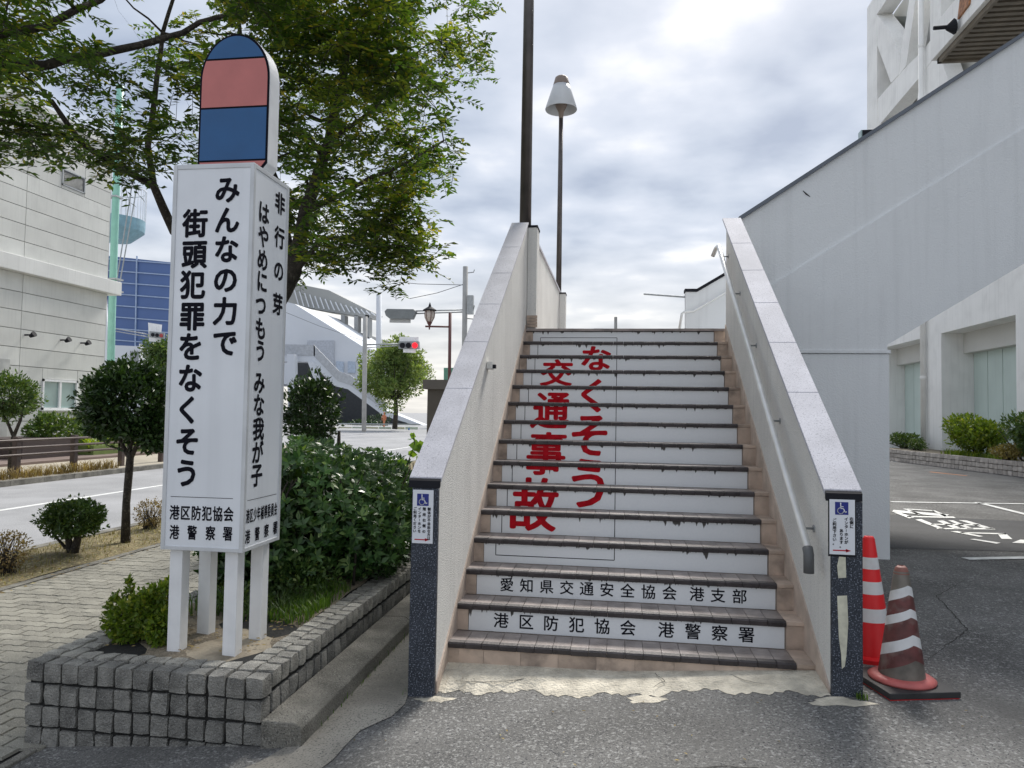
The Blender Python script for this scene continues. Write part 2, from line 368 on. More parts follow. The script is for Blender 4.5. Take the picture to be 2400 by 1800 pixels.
# car park details
tag(MB().add([(4.1, 8.9, .119), (8.2, 9.3, .119), (8.8, 11.5, .119), (6.9, 11.8, .119), (3.9, 12.2, .119)], [(0, 1, 2, 3, 4)]).build('asphalt_patch', asphalt_new), kind='structure')
mb = MB()
def gline(px0, py0, px1, py1, wd, z=.124):
    a = P(px0, py0, 'z', z); b = P(px1, py1, 'z', z); d = (b-a); n = np.array([-d[1], d[0], 0]); n = n/np.linalg.norm(n)*wd/2
    mb.add([a-n, b-n, b+n, a+n], [(0, 1, 2, 3)])
gline(2089, 1176, 2420, 1181, .11); gline(2290, 1177, 2440, 1214, .12); gline(2262, 1309, 2440, 1306, .12)
gline(2088, 1081, 2140, 1083, .14)
tag(mb.build('parking_lines', marking), kind='structure')
mb = MB()
def gpoly(pts, ox=2080, oy=950, s=4.147, z=.125):
    v = [P(ox+x/s, oy+y/s, 'z', z) for x, y in pts]; mb.add(v, [tuple(range(len(v)-1, -1, -1))])
gpoly([(45, 1035), (60, 1015), (600, 1060), (560, 1080)]); gpoly([(60, 1040), (120, 1040), (260, 1090), (210, 1098)]); gpoly([(190, 1085), (190, 1075), (640, 1080), (665, 1095)]); gpoly([(150, 1005), (175, 1003), (340, 1060), (300, 1062)])
gpoly([(175, 1010), (180, 1003), (440, 1020), (470, 1030)]); gpoly([(430, 1020), (460, 1020), (600, 1080), (560, 1082)])
gpoly([(270, 1110), (330, 1105), (560, 1200), (500, 1198)]); gpoly([(480, 1192), (480, 1202), (1050, 1206), (1020, 1190)]); gpoly([(690, 1115), (770, 1118), (1050, 1203), (960, 1198)])
gpoly([(420, 1160), (430, 1150), (880, 1155), (905, 1168)]); gpoly([(480, 1122), (540, 1118), (720, 1195), (650, 1197)]); gpoly([(590, 1118), (640, 1118), (840, 1198), (780, 1198)])
gpoly([(610, 1225), (680, 1222), (930, 1272), (890, 1276)]); gpoly([(720, 1232), (700, 1240), (1160, 1255), (1150, 1243)]); gpoly([(1070, 1248), (1150, 1243), (1215, 1300), (1110, 1298)])
gpoly([(800, 1300), (850, 1298), (1100, 1335), (1060, 1345)]); gpoly([(1210, 1335), (1290, 1305), (1400, 1308), (1400, 1345)])
tag(mb.build('painted_lettering', marking), kind='structure')
p0 = P(2176, 1106, 'z', .12)
tag(MB().add([(p0[0], p0[1], .12), (p0[0]+.45, p0[1]-1.2, .12), (p0[0]+.55, p0[1]-1.1, .12), (p0[0]+.12, p0[1]+.1, .12)], [(0, 1, 2, 3)]).build('orange_line', M('orange_paint', (.6, .25, .1), .8, .2)), kind='structure')
# ---- footway left with wavy interlocking pavers
base = MB().box(-4.95, -2.2, .2, 3.45, -.30, -.235).box(-4.95, -2.27, 3.45, 40, -.30, -.235).box(-2.3, -2.02, .2, 3.54, -.3, -.2345).build('footway', mortar); tag(base, kind='structure')
pw, ph_ = .222, .112
def wavy_paver():
    top = []; n = 6
    for i in range(n+1):
        t = i/n; top.append((-pw/2+pw*t, .0075*math.sin(t*4*math.pi)))
    g = .0022; lo = [(x, y-ph_/2+g) for x, y in top]; hi = [(x, y+ph_/2-g) for x, y in top]
    lo[0] = (lo[0][0]+g, lo[0][1]); lo[-1] = (lo[-1][0]-g, lo[-1][1]); hi[0] = (hi[0][0]+g, hi[0][1]); hi[-1] = (hi[-1][0]-g, hi[-1][1])
    ring = lo+hi[::-1]; m_ = len(ring)
    inner = [(x*.965, y*.94) for x, y in ring]
    v = [(x, y, -.016) for x, y in ring]+[(x, y, 0) for x, y in inner]
    f = [(i, (i+1) % m_, m_+(i+1) % m_, m_+i) for i in range(m_)]+[tuple(range(m_, 2*m_))]
    return v, f
wv, wf = wavy_paver()
pm = bpy.data.meshes.new('paver'); pm.from_pydata(wv, [], wf); pm.materials.append(paver_m)
spots = []
for r_ in range(int(40/ph_)):
    y = .3+r_*ph_
    for k in range(16):
        x = -4.84+k*pw+(pw/2 if r_ % 2 else 0)
        if x > (-2.10 if y < 3.5 else -2.0) or y > 30: continue
        if y < 1.2: continue
        spots.append((x, y, -.215+random.uniform(-.003, .003)))
def seen(p):
    d = np.array(p)-CAM; z = d@fw
    if z <= .3: return None
    return 1200+F*(d@r2)/z, 900-F*(d@u2)/z, z
near = []; rest = []
for s_ in spots:
    q_ = seen(s_)
    if q_ and -40 < q_[0] < 900 and q_[1] < 1830: near.append((q_[2], s_))
    else: rest.append(s_)
near.sort(key=lambda a: a[0])
for _, s_ in near[:300]:
    o = link('paver', pm, None, base, s_); o.rotation_euler = (random.uniform(-.012, .012), random.uniform(-.012, .012), random.uniform(-.01, .01))
rest += [s_ for _, s_ in near[300:]]
WV = np.array(wv); nv = len(wv); V_ = []; F_ = []
for i, s_ in enumerate(rest):
    V_.append(WV+np.array(s_)); F_ += [tuple(i*nv+k for k in f_) for f_ in wf]
me = bpy.data.meshes.new('paver_field'); me.from_pydata(np.concatenate(V_).tolist(), [], F_); me.materials.append(M('paver_far', (.275, .265, .225), .9, .2, 3, bump=.6, bs=90, speck=[(.38, .37, .32)], sps=130))
tag(link('paver_field', me, None, base), kind='stuff')
mb = MB()
for k in range(6): mb.box(-2.02, -1.965, .7+k*.47, .7+k*.47+.46, -.3, -.212)
tag(mb.build('edging_kerb', concrete_kerb, bevel=.006), kind='structure')
# verge, road, far footway
mb = MB()
xs = np.linspace(-6.15, -4.95, 9); ys = np.linspace(2, 60, 120)
def vz(x, y): return -.205+.035*math.sin(math.pi*(x+6.15)/1.2)+.012*math.sin(y*3+x*4)
for i in range(8):
    for j in range(119): mb.add([(xs[i], ys[j], vz(xs[i], ys[j])), (xs[i+1], ys[j], vz(xs[i+1], ys[j])), (xs[i+1], ys[j+1], vz(xs[i+1], ys[j+1])), (xs[i], ys[j+1], vz(xs[i], ys[j+1]))], [(0, 1, 2, 3)])
tag(mb.build('verge', M('dry_verge', (.20, .16, .085), .95, .35, 3, bump=1, bs=30, speck=[(.34, .30, .16), (.07, .09, .03)], sps=25), smooth=True), kind='structure')
kb = MB()
for k in range(90): kb.box(-6.30, -6.15, 2+k*.61, 2+k*.61+.6, -.34, -.195)
for k in range(20): kb.box(-4.95, -4.85, 1+k*.61, 1+k*.61+.6, -.3, -.205)
tag(kb.build('verge_kerb', concrete_kerb), kind='structure')
tag(MB().box(-12.9, -6.3, -10, 140, -.36, -.30).build('road', asphalt_road), kind='structure')
mb = MB(); mb.box(-9.92, -9.80, -10, 60, -.31, -.294)
tag(mb.build('centre_line', marking), kind='structure')
kb = MB()
for k in range(30): kb.box(-13.10, -12.9, 4+k*1.01, 4+k*1.01+1.0, -.40, -.17)
tag(kb.build('far_kerb', concrete_kerb), kind='structure')
tag(MB().box(-16.2, -13.1, 2, 34, -.40, -.175).build('far_footway', far_path), kind='structure')
tag(MB().box(-20.4, -16.2, 2, 34, -.40, -.10).build('paved_apron', apron_m), kind='structure')
# ================================================================ STAIRCASE
RI, TR, Y0 = .17, .261, 4.45
st = empty('staircase', (0, 4.15, 0), label='white concrete outdoor staircase with dark nosing tiles and red lettering on its risers', cat='staircase')
def off(o, p): return o
# core block
mb = MB()
prof = [(4.47, -.12), (4.47, .165-.02)]
prof = [(Y0+.025, -.12)]
for n in range(1, 16):
    y = Y0+(n-1)*TR+.025; z = n*RI-.028
    prof += [(y, (n-1)*RI-.028 if n > 1 else -.12), (y, z)]
prof = [prof[0]]+prof[2:]
prof += [(12.9, 15*RI-.028), (12.9, 2.2), (8.5, 2.2), (8.5, -.12)]
mb.prism(prof, 'x', .0, 2.19)
mb.build('stair_core', M('stair_concrete', (.36, .31, .27), .85, .1, 4), st)
mb = MB().prism([(8.1, 15*RI-.028), (12.9, 15*RI-.028), (12.9, 15*RI-.002), (8.1, 15*RI-.002)], 'x', .0, 2.19)
mb.build('landing_floor', tread_m, st)
# end tiles, nosing tiles, tread tiles
NT = 19; XL, XR = 0.004, 2.075; tw = (XR-XL)/NT
def tile_mesh(name, w_, d_, h_, mat, r_=.006):
    m_ = MB(); g = .0016; x0, x1, y0, y1 = g, w_-g, 0, d_-g*1.5
    v = [(x0, y0+r_, 0), (x1, y0+r_, 0), (x1, y1, 0), (x0, y1, 0), (x0, y0+.002, -h_+.004), (x1, y0+.002, -h_+.004), (x0, y0, -r_), (x1, y0, -r_), (x0, y1, -h_), (x1, y1, -h_), (x0, y0+.006, -h_), (x1, y0+.006, -h_)]
    f = [(0, 1, 2, 3), (6, 7, 1, 0), (4, 5, 7, 6), (10, 11, 5, 4), (10, 8, 9, 11), (3, 2, 9, 8), (0, 3, 8, 10, 4, 6), (1, 7, 5, 11, 9, 2)]
    m_.add(v, f); me_ = m_.mesh(name); me_.materials.append(mat); return me_
nos = tile_mesh('nosing_tile', tw, .062, .036, nosing_m, .009)
trd = tile_mesh('tread_tile', tw, TR-.062-.0, .02, tread_m, .001)
for n in range(1, 16):
    y = Y0+(n-1)*TR; z = n*RI
    for k in range(NT):
        o = link('nosing_tile', nos, None, st, (XL+k*tw, y-4.15+random.uniform(-.0015, .0015), z+random.uniform(-.001, .001)))
    if n < 15:
        for k in range(NT): link('tread_tile', trd, None, st, (XL+k*tw, y+.062-4.15, z-.0025+random.uniform(-.0006, .0006)))
    # beige end tiles right: tread and riser
    MB().box(XR+.002, 2.186, y+.004, y+TR+.02, z-.027, z-.002).build('end_tile', beige_tile, st, bevel=.003)
    zb = (n-1)*RI if n > 1 else .02
    MB().box(XR+.002, 2.186, y+.010, y+.026, zb-.001, z-.029).build('end_riser_tile', beige_tile, st)
    MB().box(.003, .080, y+.014, y+.026, zb-.001, z-.037).build('end_riser_tile', beige_tile, st)
# first riser in beige tiles
for k in range(9):
    x0 = .003+k*(2.07/9); MB().box(x0+.001, x0+2.07/9-.001, Y0+.016, Y0+.028, .0, RI-.037).build('riser_tile', beige_tile, st)
# riser panels with drips
pn = bpy.data.materials.new('riser_panel'); pn.use_nodes = True; t_ = pn.node_tree; b_ = t_.nodes['Principled BSDF']; b_.inputs['Roughness'].default_value = .45
tcn = t_.nodes.new('ShaderNodeTexCoord'); sp = t_.nodes.new('ShaderNodeSeparateXYZ'); t_.links.new(tcn.outputs['Generated'], sp.inputs[0]); so_ = t_.nodes.new('ShaderNodeSeparateXYZ'); t_.links.new(tcn.outputs['Object'], so_.inputs[0])
cb = t_.nodes.new('ShaderNodeCombineXYZ'); t_.links.new(so_.outputs[0], cb.inputs[0]); t_.links.new(so_.outputs[1], cb.inputs[1])
ns = t_.nodes.new('ShaderNodeTexNoise'); ns.inputs['Scale'].default_value = 26; ns.inputs['Detail'].default_value = 3; t_.links.new(cb.outputs[0], ns.inputs['Vector'])
def tm(op, a, b=None, c=None):
    n = t_.nodes.new('ShaderNodeMath'); n.operation = op; n.use_clamp = False
    for i, v in enumerate((a, b, c)):
        if v is None: continue
        if isinstance(v, (int, float)): n.inputs[i].default_value = v
        else: t_.links.new(v, n.inputs[i])
    return n.outputs[0]
nl = t_.nodes.new('ShaderNodeTexNoise'); nl.inputs['Scale'].default_value = 2.3; nl.inputs['Detail'].default_value = 2; t_.links.new(tcn.outputs['Object'], nl.inputs['Vector'])
thr = tm('SUBTRACT', .99, tm('MULTIPLY', tm('MAXIMUM', tm('SUBTRACT', ns.outputs['Fac'], .53), 0.0), tm('MULTIPLY', tm('MAXIMUM', tm('SUBTRACT', nl.outputs['Fac'], .40), 0.0), 11)))      # drips reach down from the top where the noise is high
sm = tm('MULTIPLY', tm('SUBTRACT', sp.outputs[2], thr), 14); 
cl = t_.nodes.new('ShaderNodeClamp'); t_.links.new(sm, cl.inputs[0])
ng = t_.nodes.new('ShaderNodeTexNoise'); ng.inputs['Scale'].default_value = 60; t_.links.new(tcn.outputs['Object'], ng.inputs['Vector'])
m1 = t_.nodes.new('ShaderNodeMixRGB'); t_.links.new(ng.outputs['Fac'], m1.inputs[0]); m1.inputs[1].default_value = (.80, .82, .83, 1); m1.inputs[2].default_value = (.74, .76, .78, 1)
m2 = t_.nodes.new('ShaderNodeMixRGB'); t_.links.new(cl.outputs[0], m2.inputs[0]); t_.links.new(m1.outputs[0], m2.inputs[1]); m2.inputs[2].default_value = (.06, .055, .05, 1)
t_.links.new(m2.outputs[0], b_.inputs['Base Color'])
YP = {}; 
for n in range(2, 16):
    y = Y0+(n-1)*TR; YP[n] = y+.018
    MB().box(.084, 2.068, y+.018, y+.026, (n-1)*RI-.002, n*RI-.036).build('riser_panel', pn, st)
# artwork on the risers: red slogan cut into strips, thin frame, association names
red_l = '交通事故'; red_r = 'なくそう'
glyphs(red_l+red_r, .03); glyphs('愛知県交通安全協会港支部区防犯警察署', .012)
def clip(poly, z, keep_above):
    o_ = []
    for i in range(len(poly)):
        a_, b2 = poly[i], poly[(i+1) % len(poly)]; ia = (a_[1] >= z) == keep_above; ib = (b2[1] >= z) == keep_above
        if ia: o_.append(a_)
        if ia != ib:
            t = (z-a_[1])/(b2[1]-a_[1]); o_.append((a_[0]+t*(b2[0]-a_[0]), z))
    return o_
strips = {}
def art(ch, cx, v1, v0, wd, cx0=None):
    vs_, fs_, lay = _glyph[(ch, .03)]; lo = vs_.min(0); hi = vs_.max(0)
    U = (vs_[:, 0]-lo[0])/(hi[0]-lo[0]); V = (vs_[:, 1]-lo[1])/(hi[1]-lo[1])
    A = [(cx+(u-.5)*wd, v0+v*(v1-v0)) for u, v in zip(U, V)]
    for n in range(2, 16):
        if n-1 > v1 or n < v0: continue
        for f_ in fs_:
            pl = [A[i] for i in f_]; ly = lay[f_[0]]
            pl = clip(pl, n-1, True)
            if len(pl) >= 3: pl = clip(pl, n, False)
            if len(pl) >= 3:
                ht = RI-.036; zb = (n-1)*RI
                strips[(n, ch)] = strips.get((n, ch)) or MB(); strips[(n, ch)].add([(p[0], YP[n]-.0015-ly*.00012, zb+(p[1]-(n-1))*ht) for p in pl], [tuple(range(len(pl)))])
for ch, cx, v1, v0, wd in (('交', .415, 12.95, 11.0, .33), ('通', .418, 10.75, 8.72, .34), ('事', .425, 8.5, 6.45, .34), ('故', .40, 6.3, 4.15, .37),
                           ('な', .81, 13.9, 12.05, .31), ('く', .785, 11.6, 9.6, .20), ('そ', .79, 9.4, 7.35, .32), ('う', .80, 7.15, 5.05, .27)):
    art(ch, cx, v1, v0, wd)
for s_ in strips.values(): tag(s_.build('letter', red_letter, st), label='slice of a red slogan character painted on this riser')
mbf = LT(black_letter, st, 'ruled_line'); hw = .0028
for n in range(4, 16):
    z0, z1 = (n-1)*RI, n*RI-.036; yy = YP[n]-.001
    if n == 15: z1 = 2.448
    if n == 4: z0 = (n-1)*RI+.05
    for x in (.17, 1.024): mbf.add([(x-hw, yy, z0), (x+hw, yy, z0), (x+hw, yy, z1), (x-hw, yy, z1)], [(0, 1, 2, 3)])
    if n in (4, 15):
        z = z0 if n == 4 else z1; mbf.add([(.17, yy, z-hw), (1.024, yy, z-hw), (1.024, yy, z+hw), (.17, yy, z+hw)], [(0, 1, 2, 3)])
t3 = LT(black_letter, st)
for ch, x in zip('愛知県交通安全協会', (.294, .432, .569, .706, .841, .977, 1.114, 1.252, 1.39)): put(t3, ch, x, 2*RI+.073, .098, .098, ('y', YP[3]-.0015), .012)
for ch, x in zip('港支部', (1.568, 1.704, 1.842)): put(t3, ch, x, 2*RI+.073, .098, .098, ('y', YP[3]-.0015), .012)
t2 = LT(black_letter, st)
for ch, x in zip('港区防犯協会', (.298, .463, .624, .789, .952, 1.114)): put(t2, ch, x, RI+.072, .102, .102, ('y', YP[2]-.0015), .012)
for ch, x in zip('港警察署', (1.352, 1.517, 1.68, 1.842)): put(t2, ch, x, RI+.072, .102, .102, ('y', YP[2]-.0015), .012)
# side walls, caps, piers
def zc_(y): return 1.195+.651*(y-4.15)
YE = 8.08
def sidewall(x0, x1, inner, capx, zg, sgn):
    wl = MB().prism([(4.19, zg-.1), (4.19, zc_(4.19)-.032), (YE, zc_(YE)-.032), (YE, zg-.1)], 'x', x0, x1).build('side_wall', stucco, st, bevel=.004)
    # pier: dark granite front slab
    MB().box(x0-.003, x1+.003, 4.15, 4.188, zg-.03, zc_(4.15)-.05).build('pier_slab', granite_dark, st, bevel=.003)
    MB().prism([(4.147, zc_(4.147)-.046), (4.147, zc_(4.147)-.004), (4.165, zc_(4.165)-.004), (4.165, zc_(4.165)-.046)], 'x', capx[0]+.004, capx[1]-.004).build('cap_end', dark_edge, st)
    # dark joint under the cap and cap stones
    MB().prism([(4.17, zc_(4.17)-.034), (YE, zc_(YE)-.034), (YE, zc_(YE)-.025), (4.17, zc_(4.17)-.025)], 'x', x0-.006, x1+.006).build('cap_joint', dark_edge, st)
    cuts = [4.166, 5.02, 5.62, 6.22, 6.82, 7.42, YE+.01]
    for a_, b2 in zip(cuts[:-1], cuts[1:]):
        MB().prism([(a_+.003, zc_(a_+.003)-.026), (b2-.003, zc_(b2-.003)-.026), (b2-.003, zc_(b2-.003)), (a_+.003, zc_(a_+.003))], 'x', capx[0], capx[1]).build('cap_stone', granite_light, st, bevel=.003)
    # sloping beige skirting along the steps
    xs0, xs1 = (inner, inner+.010) if sgn > 0 else (inner-.010, inner)
    def zs(y): return .17+.6513*(y-4.45)
    MB().prism([(4.192, max(zg, zs(4.192)-.0)+.02), (YE, zs(YE)+.055), (YE, zs(YE)-.22), (4.55, zg-.05), (4.192, zg-.05)], 'x', xs0, xs1).build('skirting', skirt_m, st)
sidewall(-.150, 0.0, 0.0, (-.176, .018), -.06, 1)
sidewall(2.190, 2.340, 2.190, (2.150, 2.345), .11, -1)
# cement wedge at the foot and ragged patch
mb = MB(); n_ = 110
top = []; fr = []
for i in range(n_+1):
    x = .01+2.17*i/n_; top.append((x, 4.47, max(gz(x)+.03, .045+.024*i/n_))); 
    fr.append((x, 4.185+.03*math.sin(x*5)+.03*math.sin(x*13+1)-.02*math.sin(x*31)+.012*math.sin(x*67)+.01*math.sin(x*103), gz(x)+.0025))
for i in range(n_):
    mid = lambda k: (top[k][0], 4.33+.012*math.sin(k*.4)+.006*math.sin(k*1.3), (top[k][2]*.62+fr[k][2]*.38))
    mb.add([fr[i], fr[i+1], mid(i+1), mid(i)], [(0, 1, 2, 3)]); mb.add([mid(i), mid(i+1), top[i+1], top[i]], [(0, 1, 2, 3)])
tag(mb.build('cement_patch', cement, smooth=True), kind='structure')
mb = MB()
for (cx_, cy_, rx, ry) in ((2.2, 4.07, .16, .055), (.02, 4.10, .11, .04), (1.2, 4.10, .10, .05)):
    ring = [(cx_+rx*math.cos(t)*(1+.25*math.sin(3*t+cx_)), cy_+ry*math.sin(t)*(1+.3*math.sin(5*t)), 0) for t in np.linspace(0, 2*math.pi, 18, endpoint=False)]
    ring = [(a_+random.uniform(-.008, .008), b2+random.uniform(-.008, .008), 0) for a_, b2, _ in ring]
    mb.add([(a_, b2, gz(a_)+.002) for a_, b2, _ in ring]+[(cx_, cy_, gz(cx_)+.007)], [(i, (i+1) % 18, 18) for i in range(18)])
tag(mb.build('cement_spill', cement, smooth=True), kind='structure')
mb = MB().prism([(2.215+.01, .62), (2.20+.015, .70), (2.215, .88), (2.235, .89), (2.255, .875), (2.262, .60), (2.23, .60)], 'y', 4.1475, 4.149)
mb.prism([(2.212, .53), (2.225, .585), (2.25, .588), (2.268, .57), (2.272, .30), (2.25, .10), (2.26, .06), (2.235, .04), (2.225, .10), (2.218, .3)], 'y', 4.1475, 4.149)
# the two torn tape remains on the right pier
for pts in ([(2.218, .735), (2.212, .80), (2.222, .85), (2.255, .848), (2.258, .74)], [(2.212, .64-.0), (2.262, .645), (2.268, .50), (2.258, .33), (2.25, .27), (2.235, .255), (2.232, .33), (2.22, .42)]):
    MB().prism(pts, 'y', 4.1480, 4.1496).build('tape_remains', M('old_tape', (.60, .59, .47), .8, .15, 20), st)
# white notices on the piers
ltxt = ['御体が不自由な方は', '階段右側の', 'インターホンを', 'ご利用ください']; rtxt = ['右側に', 'インターホンが', 'あります。', 'ご利用下さい。']
glyphs(''.join(ltxt+rtxt), .028)
def stroke(mb, pts, wd, y):
    for a_, b2 in zip(pts[:-1], pts[1:]):
        a_ = np.array(a_); b2 = np.array(b2); d = b2-a_; n_ = np.array([-d[1], d[0]])/np.linalg.norm(d)*wd/2; e_ = d/np.linalg.norm(d)*wd*.25
        q = [a_-n_-e_, b2-n_+e_, b2+n_+e_, a_+n_-e_]; mb.add([(p[0], y, p[1]) for p in q], [(0, 1, 2, 3)])
def disc(mb, c, r, y, n=14): mb.add([(c[0]+r*math.cos(t), y, c[1]+r*math.sin(t)) for t in np.linspace(0, 2*math.pi, n, endpoint=False)], [tuple(range(n))])
def notice(x0, x1, z0, z1, y, cols, colx, starts, pitch, label, sq):
    r = empty('notice', ((x0+x1)/2, y, z0), label=label, cat='sign', group='white wheelchair notices on the stair piers')
    MB().box(x0, x1, y-.004, y, z0, z1).build('plate', M('notice_white', (.74, .77, .82), .4, .03), r, bevel=.001)
    yy = y-.0052; W_ = x1-x0
    bx0, bx1, bz0, bz1 = sq
    MB().add([(bx0, yy, bz0), (bx1, yy, bz0), (bx1, yy, bz1), (bx0, yy, bz1)], [(0, 1, 2, 3)]).build('blue_square', blue_sign, r)
    s_ = (bx1-bx0); ox, oz = bx0, bz0; yy2 = yy-.0008; g = MB()
    pt = lambda u, v: (ox+u*s_, oz+v*s_)
    disc(g, pt(.42, .90), .055*s_, yy2)
    stroke(g, [pt(.42, .82), pt(.43, .50), pt(.62, .50), pt(.76, .20), pt(.86, .24)], .075*s_, yy2)
    stroke(g, [pt(.43, .64), pt(.62, .64)], .06*s_, yy2)
    stroke(g, [pt(.42+.23*math.cos(t), .32+.23*math.sin(t)) for t in np.linspace(math.radians(110), math.radians(345), 16)], .065*s_, yy2)
    g.build('wheelchair_symbol', M('symbol_white', (.78, .80, .82), .5), r)
    tx = LT(black_letter, r)
    for txt, cx_, st_ in zip(cols, colx, starts):
        for i, ch in enumerate(txt): 
            pc = pitch if not isinstance(pitch, dict) else pitch.get(txt, .0175)
            if ch == 'ー':
                stroke(tx, [(cx_, st_-i*pc+.006), (cx_, st_-i*pc-.006)], .0024, yy)
            else: put(tx, ch, cx_, st_-i*pc, .0205, .0205, ('y', yy), .028)
    a = MB(); za = z0+.022; xa0, xa1 = x0+W_*.14, x1-W_*.16
    stroke(a, [(xa0, za), (xa1-.018, za)], .0065, yy); a.add([(xa1-.026, yy, za-.0095), (xa1, yy, za), (xa1-.026, yy, za+.0095)], [(0, 1, 2)])
    a.build('red_arrow', label_red, r)
notice(-.146, -.022, .825, 1.135, 4.148, ltxt, (-.046, -.075, -.103, -.131), (1.025, 1.025, 1.025, 1.025), {'階段右側の': .0325, 'インターホンを': .0215, 'ご利用ください': .0215, '御体が不自由な方は': .0212}, 'white wheelchair intercom notice on the left granite pier', (-.120, -.050, 1.043, 1.113))
notice(2.172, 2.302, .862, 1.156, 4.148, rtxt, (2.284, 2.257, 2.232, 2.197), (1.055, 1.053, .99, 1.045), .0205, 'white wheelchair intercom notice on the right granite pier', (2.200, 2.268, 1.075, 1.143))
MB().box(2.166, 2.308, 4.1485, 4.1497, .85, 1.168).build('notice_backing', dark_edge, st)
# deck parapets with pilasters
wl = empty('parapet_wall', (-.1, 8.3, 0), label='white stucco parapet on the left of the landing with two capped pilasters', cat='wall')
MB().box(-.15, 0, 8.09, 12.95, -.1, 3.74).build('wall', stucco, wl)
MB().box(-.17, .02, 8.36, 12.95, 3.742, 3.775).build('coping', granite_light, wl)
for y in (8.17, 12.78):
    MB().box(.003, .108, y, y+.25, 2.55, 3.72).build('pilaster', stucco, wl, bevel=.005)
    MB().box(-.03, .114, y-.006, y+.256, 3.722 if y > 9 else 3.722, 3.745+ (.0)).build('pilaster_cap', dark_edge, wl)
mb = MB()
for k in range(4): mb.box(.006, .125, 8.15, 8.166, 2.57+k*.035, 2.60+k*.035)
mb.build('brick_footing', beige_tile, wl)
def lamp(x, y, zb, zt, shade, label):
    r = empty('street_lamp', (x, y, zb), label=label, cat='street lamp', group='lamp posts rising from the stair landing')
    if shade:
        MB().tube([(x, y, zb), (x, y, zt-.05)], [.05, .038], 12).build('pole', pole_brown, r, smooth=True)
        MB().lathe((x, y, zt), [(.035, -.25), (.05, -.10), (.10, 0), (.11, .03), (.0, .03)], 16, caps=False).build('socket', lamp_brown, r, smooth=True)
        MB().lathe((x, y, zt), [(.285, -.06), (.29, -.05), (.19, .27), (.15, .39), (.143, .39), (.18, .26), (.278, -.05), (.285, -.06)], 32, caps=False).build('lamp_shade', lampshade, r, smooth=True)
        MB().lathe((x, y, zt), [(.152, .392), (.14, .44), (.115, .53), (.09, .55), (.0, .555)], 24, caps=False).build('shade_cap', lamp_brown, r, smooth=True)
    else:
        MB().tube([(x, y, zb), (x, y, zt)], [.07, .055], 14).build('pole', pole_brown, r, smooth=True)
        MB().box(x-.09, x+.09, y-.09, y+.09, zb, zb+.012).build('base_plate', pole_brown, r)
        MB().lathe((x, y, zt), [(.285, -.06), (.29, -.05), (.19, .27), (.15, .39), (.143, .39), (.18, .26), (.278, -.05), (.285, -.06)], 32, caps=False).build('lamp_shade', lampshade, r, smooth=True)
pA = P(1240, 540, 'y', 8.32); lamp(pA[0]-.045, 8.32, 3.72, 8.6, False, 'thick brown lamp post rising out of frame from the nearer pilaster')
pB = P(1312, 670, 'y', 12.9); pBt = P(1320, 250, 'y', 12.9); lamp(pB[0]-.02, 12.9, 3.745, pBt[2], True, 'lamp post with a pale conical shade on the farther pilaster')
# right part of the landing: far parapet of the upper flight
fp = empty('far_parapet', (2.3, 12.9, 2.55), label='small grey parapet with sloping handrail seen over the top of the stairs', cat='wall')
def PY(x, y, Y): p = P(x, y, 'y', Y); return (p[0], p[2])
YF = 12.9
MB().prism([PY(1607, 683, YF), PY(1634, 683, YF), PY(1700, 645, YF), PY(1900, 528, YF), PY(1900, 770, YF), PY(1607, 780, YF)], 'y', YF, YF+.18).build('wall', stucco_paint, fp)
MB().prism([PY(1605, 684, YF), PY(1634, 684, YF), PY(1900, 529, YF), PY(1900, 521, YF), PY(1633, 677, YF), PY(1605, 677, YF)], 'y', YF-.02, YF+.2).build('coping', dark_edge, fp)
def rp_(x, y): q = P(x, y, 'y', YF-.09); return tuple(q)
MB().tube([rp_(1592, 775), rp_(1598, 735), rp_(1604, 731), rp_(1625, 730), rp_(1690, 692), rp_(1860, 592)], .022, 8).build('handrail', steel, fp, smooth=True)
rod = MB().tube([tuple(P(1510, 689, 'y', 14.5)), tuple(P(1607, 696, 'y', 13.0))], .018, 8).build('rod', steel_matt); tag(rod, 'thin grey rod sticking out level from the far parapet', 'rod')
tp = MB().tube([tuple(P(1443, 790, 'y', 24)), tuple(P(1443, 743, 'y', 24))], .05, 8).build('distant_post', conc_pole); tag(tp, 'short pale post top showing over the top step', 'post')
# handrail on the right wall
hr = empty('handrail', (2.1, 4.3, .7), label='stainless steel handrail along the right stair wall with grey end sleeve', cat='handrail')
def hz_(y): return .845+.696*(y-4.31)
ya, yb = 4.315, 8.02
MB().tube([(2.105, ya, hz_(ya)), (2.105, yb, hz_(yb)), (2.105, yb+.03, hz_(yb)+.015), (2.09, yb+.12, hz_(yb)+.01), (2.06, yb+.16, hz_(yb)-.07)], .023, 14).build('rail', steel, hr, smooth=True)
MB().tube([(2.105, ya+.015, hz_(ya)+.01), (2.105, ya-.01, hz_(ya)-.02), (2.105, ya-.012, hz_(ya)-.125)], .029, 14).build('end_sleeve', M('grey_sleeve', (.12, .125, .13), .5), hr, smooth=True)
for y in (4.52, 5.42, 6.32, 7.15, 7.9):
    b = MB().tube([(2.105, y, hz_(y)-.018), (2.105, y, hz_(y)-.05), (2.185, y, hz_(y)-.05)], .007, 6).build('bracket', steel_matt, hr, smooth=True)
    local(MB().lathe((0, 0, 0), [(.022, 0), (.022, .005)], 12), 'bracket_plate', steel_matt, hr, Matrix.Translation((2.189-2.1, y-4.3, hz_(y)-.05-.7)) @ Matrix.Rotation(-math.pi/2, 4, 'Y'))
fx = empty('wall_fixture', (0.01, 5.72, 1.95), label='small grey bracket box left on the left stair wall', cat='bracket')
MB().box(.002, .05, 5.66, 5.76, 1.94, 2.0).build('plate', stucco, fx, bevel=.004); MB().box(.05, .075, 5.665, 5.70, 1.945, 1.975).build('stub', dark_edge, fx)
